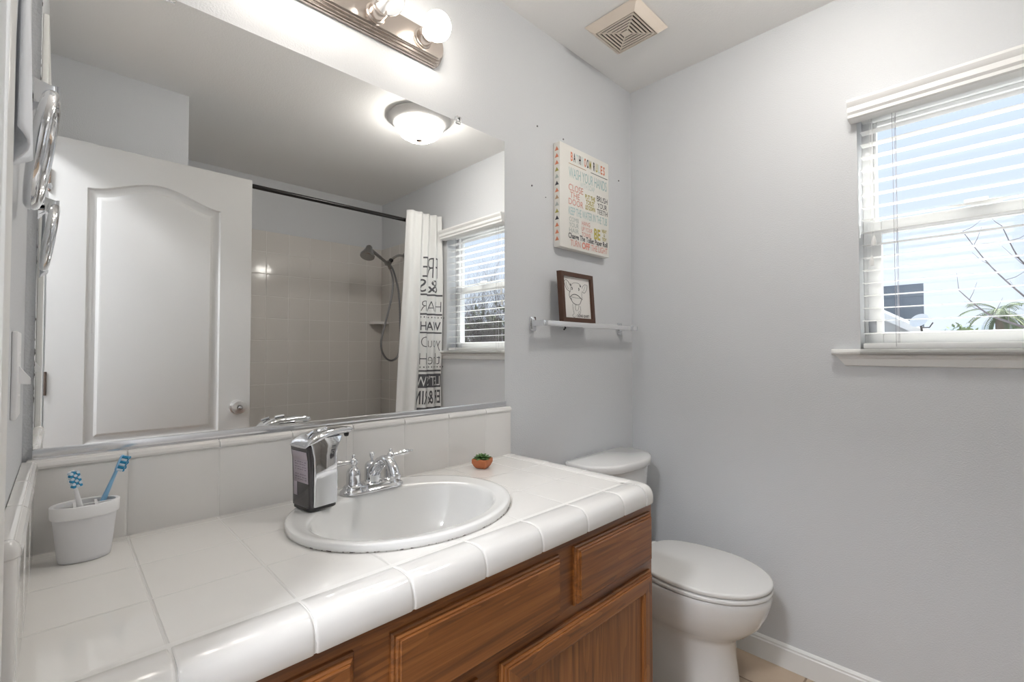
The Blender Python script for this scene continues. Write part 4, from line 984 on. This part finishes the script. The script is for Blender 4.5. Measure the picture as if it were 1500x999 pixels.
# ------------------------------------------------------------------ toilet
t = thing('toilet', 'white two piece toilet with closed lid between the vanity and window wall', 'toilet', (-0.325, -0.36, 0))
TX = -0.322
def egg(a, yf, yb, yc, z, n=48, e=1.0, cx=TX, bk=0.72):
    out = []
    for i in range(n):
        q = 2 * pi * i / n; s, c = sin(q), cos(q)
        y = yc - (yc - yf) * c if c > 0 else yc + (yb - yc) * (-c)
        xx = a * (abs(s) ** (e if c > 0 else bk)) * (1 if s >= 0 else -1)
        out.append(Vector((cx + xx, y, z)))
    return out
bm = nb()
loft(bm, [egg(0.118, -0.600, -0.10, -0.42, 0.0, e=0.8), egg(0.116, -0.598, -0.10, -0.42, 0.02, e=0.8), egg(0.108, -0.588, -0.10, -0.42, 0.06, e=0.8), egg(0.104, -0.580, -0.10, -0.42, 0.14, e=0.8), egg(0.106, -0.580, -0.10, -0.42, 0.200, e=0.8),
          egg(0.114, -0.592, -0.11, -0.42, 0.222, e=0.85), egg(0.140, -0.628, -0.12, -0.43, 0.246), egg(0.165, -0.662, -0.14, -0.44, 0.282), egg(0.178, -0.682, -0.16, -0.45, 0.325), egg(0.184, -0.693, -0.18, -0.46, 0.362), egg(0.185, -0.695, -0.19, -0.46, 0.382), egg(0.182, -0.692, -0.19, -0.46, 0.388)])
obj('bowl', bm, M['porc'], t, ang=60)
bm = nb(); add_box(bm, TX - 0.13, TX + 0.13, -0.27, -0.045, 0.30, 0.392, 0.02, 3); obj('tank_deck', bm, M['porc'], t)
bm = nb()
def bow(hw, yb, yf, z, bulge, cx=TX, n=14):
    out = [Vector((cx - hw * 0.93, yb, z)), Vector((cx + hw * 0.93, yb, z))]
    for i in range(n * 2 + 1):
        a = -pi / 2 + pi * i / (2 * n)
        s = sin(-a); c = cos(a)
        out.append(Vector((cx + hw * (abs(s) ** 0.75) * (1 if s > 0 else -1), yb - bulge * 0.35 + (yf - yb + bulge * 0.35) * (abs(c) ** 0.80), z)))
    return out
loft(bm, [bow(0.185, -0.022, -0.185, 0.392, 0.10), bow(0.190, -0.022, -0.192, 0.41, 0.10), bow(0.205, -0.022, -0.208, 0.715, 0.10)])
obj('tank', bm, M['porc'], t, ang=50)
bm = nb()
loft(bm, [bow(0.212, -0.016, -0.218, 0.7155, 0.10), bow(0.217, -0.014, -0.224, 0.720, 0.10), bow(0.217, -0.014, -0.224, 0.742, 0.10), bow(0.2145, -0.016, -0.221, 0.7475, 0.10), bow(0.209, -0.019, -0.216, 0.7500, 0.10)])
obj('tank_lid', bm, M['porc'], t, ang=60)
bm = nb()
def eggs(a, yf, yb, z): return egg(a, yf, yb, -0.475, z, n=64, bk=0.50)
loft(bm, [eggs(0.174, -0.682, -0.262, 0.3905), eggs(0.184, -0.696, -0.262, 0.3925), eggs(0.186, -0.698, -0.262, 0.400), eggs(0.183, -0.694, -0.262, 0.4045)])
obj('seat_ring', bm, M['seat'], t, ang=60)
bm = nb()
loft(bm, [eggs(0.170, -0.680, -0.262, 0.4068), eggs(0.181, -0.694, -0.256, 0.4085), eggs(0.1835, -0.697, -0.252, 0.4115), eggs(0.1835, -0.697, -0.250, 0.4190), eggs(0.1815, -0.694, -0.251, 0.4222), eggs(0.176, -0.687, -0.254, 0.4238)])
ld = obj('seat_lid', bm, M['seat'], t, ang=60)
for s in (-1, 1):
    bm = nb(); add_box(bm, TX + s * 0.075 - 0.018, TX + s * 0.075 + 0.018, -0.262, -0.232, 0.391, 0.418, 0.005); obj('hinge', bm, M['seat'], t)
bm = nb(); lathe(bm, (TX - 0.150, -0.186, 0.66), [(0.013, 0), (0.013, -0.010), (0.006, -0.014), (0.006, -0.022)], axis='y', n=16); tube(bm, [(TX - 0.150, -0.205, 0.66), (TX - 0.10, -0.213, 0.652)], 0.0055, n=10); obj('flush_lever', bm, M['chrome'], t)

# waste bin with a white liner between vanity and toilet
bcx, bcy = -0.660, -0.300
t = thing('waste_bin', 'small waste bin with a loose white plastic liner beside the vanity', 'bin', (bcx, bcy, 0))
bm = nb(); lathe(bm, (bcx, bcy, 0), [(0.085, 0.001), (0.088, 0.004), (0.104, 0.235), (0.101, 0.235), (0.086, 0.01)], n=36); obj('bin_body', bm, mat('grey_bin', (0.50, 0.50, 0.50), 0.5), t)
bm = nb(); rings = []
for r, z, am in ((0.099, 0.20, 0.0), (0.100, 0.238, 0.002), (0.106, 0.246, 0.004), (0.111, 0.235, 0.005), (0.112, 0.19, 0.006), (0.111, 0.13, 0.007), (0.110, 0.10, 0.008)):
    rings.append([Vector((bcx + (r + am * sin(9 * a + 3 * z * 20)) * cos(a), bcy + (r + am * sin(9 * a + 60 * z)) * sin(a), z + (0.012 * sin(5 * a) if r == 0.110 else 0))) for a in [2 * pi * i / 72 for i in range(72)]])
loft(bm, rings, True, False, False); obj('liner', bm, mat('thin_white_plastic', (0.80, 0.82, 0.84), 0.3, trans=0.25, ior=1.1), t, ang=80, solid=0.0006)

# ------------------------------------------------------------------ outside
bm = nb(); add_box(bm, 1.0, 90, -60, 60, -3.1, -3.0); struct('ground_outside', bm, mat('pale_paving', (0.33, 0.32, 0.31), 0.9, bump=(3, 0.5, 0.05)))
M['roof'] = mat('grey_shingles', (0.20, 0.21, 0.23), 0.85, bump=(12, 0.6, 0.02)); M['stucco'] = mat('white_stucco', (0.82, 0.82, 0.80), 0.8)
M['slate'] = mat('slate_siding', (0.13, 0.16, 0.20), 0.8)
t = thing('neighbour_house', 'white gabled neighbouring house with grey shingle roof outside the window', 'house', (12.5, 3.0, -3))
bm = nb(); loft(bm, [[Vector((x, 8.0, -3)), Vector((x, -0.25, -3)), Vector((x, -0.25, 1.50)), Vector((x, 3.8, 4.05)), Vector((x, 8.0, 1.4))] for x in (12.2, 19.0)]); obj('walls', bm, M['stucco'], t, smooth=False)
bm = nb()
def slab(bm, a, b_, x0, x1, th):
    loft(bm, [[Vector((x, a[0], a[1])), Vector((x, b_[0], b_[1])), Vector((x, b_[0], b_[1] + th)), Vector((x, a[0], a[1] + th))] for x in (x0, x1)])
slab(bm, (3.8, 4.05), (-0.75, 1.18), 11.9, 19.2, 0.10); slab(bm, (3.8, 4.05), (8.4, 1.1), 11.9, 19.2, 0.10); obj('roof', bm, M['roof'], t, smooth=False)
bm = nb(); slab(bm, (3.8, 3.98), (-0.80, 1.08), 11.80, 11.90, 0.17); obj('fascia', bm, M['trim'], t, smooth=False)
bm = nb(); slab(bm, (3.0, 1.20), (-0.40, 1.20), 11.0, 12.2, 0.30); obj('lower_roof', bm, mat('tan_roof_tiles', (0.42, 0.38, 0.35), 0.85, bump=(16, 0.8, 0.03)), t, smooth=False)
bm = nb(); loft(bm, [[Vector((20.0, 0.44, z)), Vector((25.0, 1.05, z)), Vector((25.0, 9.0, z)), Vector((20.0, 9.0, z))] for z in (-3.0, 3.60)])
tag(obj('grey_house', bm, M['slate'], origin=(23, 4.7, -3)), 'dark slate grey building rising behind the white gabled house', 'building')
t = thing('satellite_dish', 'white satellite dish on the roof edge of the neighbouring house', 'satellite dish', (11.9, -0.30, 1.55))
bm = nb(); lathe_dir(bm, (11.62, -0.115, 1.84), (-0.75, 0.35, 0.55), [(0.02, 0), (0.09, 0.010), (0.15, 0.030), (0.175, 0.045), (0.165, 0.045), (0.08, 0.018), (0.0, 0.010)], 28); obj('dish', bm, M['trim'], t)
bm = nb(); tube(bm, [(11.74, -0.14, 1.555), (11.73, -0.13, 1.70), (11.63, -0.12, 1.80)], 0.02, n=8); tube(bm, [(11.62, -0.14, 1.70), (11.50, -0.28, 1.70), (11.46, -0.34, 1.80)], 0.012, n=8); obj('mount_arm', bm, M['dark'], t)
t = thing('far_house', 'low house with blue grey roof in the distance outside the window', 'house', (33, -1.5, -3))
bm = nb(); add_box(bm, 31, 37, -5.0, 1.2, -3, 1.9); obj('walls', bm, M['stucco'], t, smooth=False)
bm = nb(); loft(bm, [[Vector((30.5, -5.4, 1.85)), Vector((30.5, 1.6, 1.85)), Vector((37.5, 1.6, 1.85)), Vector((37.5, -5.4, 1.85))], [Vector((33, -3.8, 2.55)), Vector((33, 0.3, 2.55)), Vector((35, 0.3, 2.55)), Vector((35, -3.8, 2.55))]]); obj('roof', bm, mat('blue_grey_roof', (0.16, 0.20, 0.25), 0.85), t, smooth=False)

def leafblade(bm, p, d, nrm, L_, w_):
    d = d.normalized(); s = d.cross(nrm)
    if s.length < 1e-4: s = d.cross(Vector((1, 0, 0)))
    s.normalize()
    vs = [bm.verts.new(p), bm.verts.new(p + d * L_ * 0.5 + s * w_), bm.verts.new(p + d * L_), bm.verts.new(p + d * L_ * 0.5 - s * w_)]; bm.faces.new(vs)
pm = mat('palm_frond', (0.16, 0.21, 0.09), 0.7)
t = thing('palm_tree', 'shaggy palm tree in the distance outside the window', 'tree', (27.0, -1.55, -3))
bm = nb(); tube(bm, smoothpath([(27.0, -1.55, -3), (27.0, -1.58, 0), (27.0, -1.55, 2.65)]), 0.22, n=12); obj('trunk', bm, mat('palm_trunk', (0.20, 0.14, 0.09), 0.9), t)
bm = nb(); rnd = random.Random(3)
for i in range(34):
    az = rnd.uniform(0, 2 * pi); el_ = radians(rnd.uniform(-45, 65)); L_ = rnd.uniform(0.95, 1.45); c = Vector((27.0, -1.50, 2.85))
    pts = []
    for k in range(9):
        s = k / 8; e = el_ - s * 1.3
        pts.append(c if k == 0 else pts[-1] + Vector((cos(az) * cos(e), sin(az) * cos(e), sin(e))) * L_ / 8)
    for k in range(1, 9):
        tdir = pts[k] - pts[k - 1]; sd = tdir.cross(Vector((0, 0, 1))).normalized()
        for sgn in (-1, 1):
            for q in range(2): leafblade(bm, pts[k - 1] + tdir * (q / 2), sd * sgn + tdir.normalized() * 0.8 + Vector((0, 0, -0.35)), Vector((0, 0, 1)), 0.30, 0.022)
    tube(bm, pts, 0.015, n=5)
obj('fronds', bm, pm, t, smooth=False)
def bush(name, label, c, r, n, col, seed, leaf=0.10):
    rd = random.Random(seed); bm = nb()
    t = thing(name, label, 'tree', (c[0], c[1], -3))
    for i in range(n):
        th = rd.uniform(0, 2 * pi); u = rd.uniform(-1, 1); q = rd.uniform(0.55, 1.0) * (1 + 0.25 * sin(5 * th) * sin(4 * u))
        p = Vector((c[0] + r[0] * q * cos(th) * math.sqrt(1 - u * u), c[1] + r[1] * q * sin(th) * math.sqrt(1 - u * u), c[2] + r[2] * q * u))
        d = Vector((rd.uniform(-1, 1), rd.uniform(-1, 1), rd.uniform(-0.6, 1))); leafblade(bm, p, d, Vector((rd.uniform(-1, 1), rd.uniform(-1, 1), rd.uniform(-1, 1))), leaf * 2, leaf * 0.5)
    obj('foliage', bm, mat(name + '_leaf' + str(seed), col, 0.7), t, smooth=False)
    bm = nb(); tube(bm, [(c[0], c[1], -3), (c[0] + 0.05, c[1], c[2])], 0.12, n=8); obj('trunk', bm, M['bark'], t)
M['bark'] = mat('grey_bark', (0.16, 0.13, 0.11), 0.9)
bush('leafy_tree', 'distant pale green round tree beside the palm outside the window', (24, -0.35, 1.25), (0.8, 0.7, 0.95), 1300, (0.26, 0.32, 0.14), 5)
bush('leafy_tree', 'distant hazy green tree right of the palm outside the window', (22.5, -2.6, 1.3), (1.2, 1.0, 1.0), 1400, (0.24, 0.28, 0.17), 8)
bush('evergreen_tree', 'dark green bushy tree beyond the bare branches, seen in the mirror', (9.5, -11.0, 0.7), (2.2, 2.4, 2.0), 2600, (0.10, 0.15, 0.05), 11, 0.14)

# bare winter tree beside the window
t = thing('bare_tree', 'bare leafless tree with many thin branches outside the window', 'tree', (4.6, -5.6, -3))
bm = nb(); bt = nb(); rd = random.Random(21)
def branch(p, d, L_, r, depth):
    n = 4; pts = [p]; dd = d.normalized()
    for k in range(n):
        dd = (dd + Vector((rd.uniform(-1, 1), rd.uniform(-1, 1), rd.uniform(-0.6, 0.9))) * 0.16).normalized(); pts.append(pts[-1] + dd * L_ / n)
    rads = [r * (1 - 0.45 * k / n) for k in range(n + 1)]
    tube(bt if depth <= 1 else bm, pts, rads, n=6 if depth < 3 else 4)
    if depth >= 5: return
    for k in range(1, n + 1):
        for _ in range(2 if depth < 4 else 1):
            if rd.random() < 0.93:
                a = Vector((rd.uniform(-1, 1), rd.uniform(-1, 1), rd.uniform(-0.1, 1.0))).normalized()
                branch(pts[k], (dd * 0.7 + a * 0.9), L_ * rd.uniform(0.55, 0.75), rads[k] * 0.58, depth + 1)
branch(Vector((4.6, -5.6, -3)), Vector((0, 0, 1)), 2.6, 0.16, 0)
obj('trunk', bt, M['bark'], t); obj('branches', bm, mat('grey_twigs', (0.14, 0.12, 0.11), 0.9), t)
# a few long shoots reaching past the window
bm = nb()
for P_ in ([(4.2, -2.6, -0.4), (3.9, -2.0, 0.9), (3.6, -1.62, 1.35), (3.5, -1.39, 1.62), (3.5, -1.20, 1.90), (3.5, -1.05, 2.20)],
           [(3.9, -2.0, 0.9), (3.7, -1.75, 1.3), (3.55, -1.50, 1.75), (3.5, -1.37, 1.92), (3.5, -1.28, 2.2)],
           [(3.7, -1.75, 1.2), (3.5, -1.30, 1.42), (3.5, -1.16, 1.52), (3.5, -1.02, 1.70)]):
    q = smoothpath(P_, 4); tube(bm, q, [0.012 - 0.0095 * i / len(q) for i in range(len(q))], n=5)
    for i in range(4, len(q), 2):
        d = Vector((rd.uniform(-0.3, 0.3), rd.uniform(-1, 1), rd.uniform(0.1, 1))).normalized(); tube(bm, [q[i], q[i] + d * 0.06, q[i] + d * 0.13 + Vector((0, 0, 0.03))], [0.003, 0.002, 0.001], n=4)
obj('long_shoots', bm, mat('grey_shoots', (0.20, 0.17, 0.17), 0.9), t)
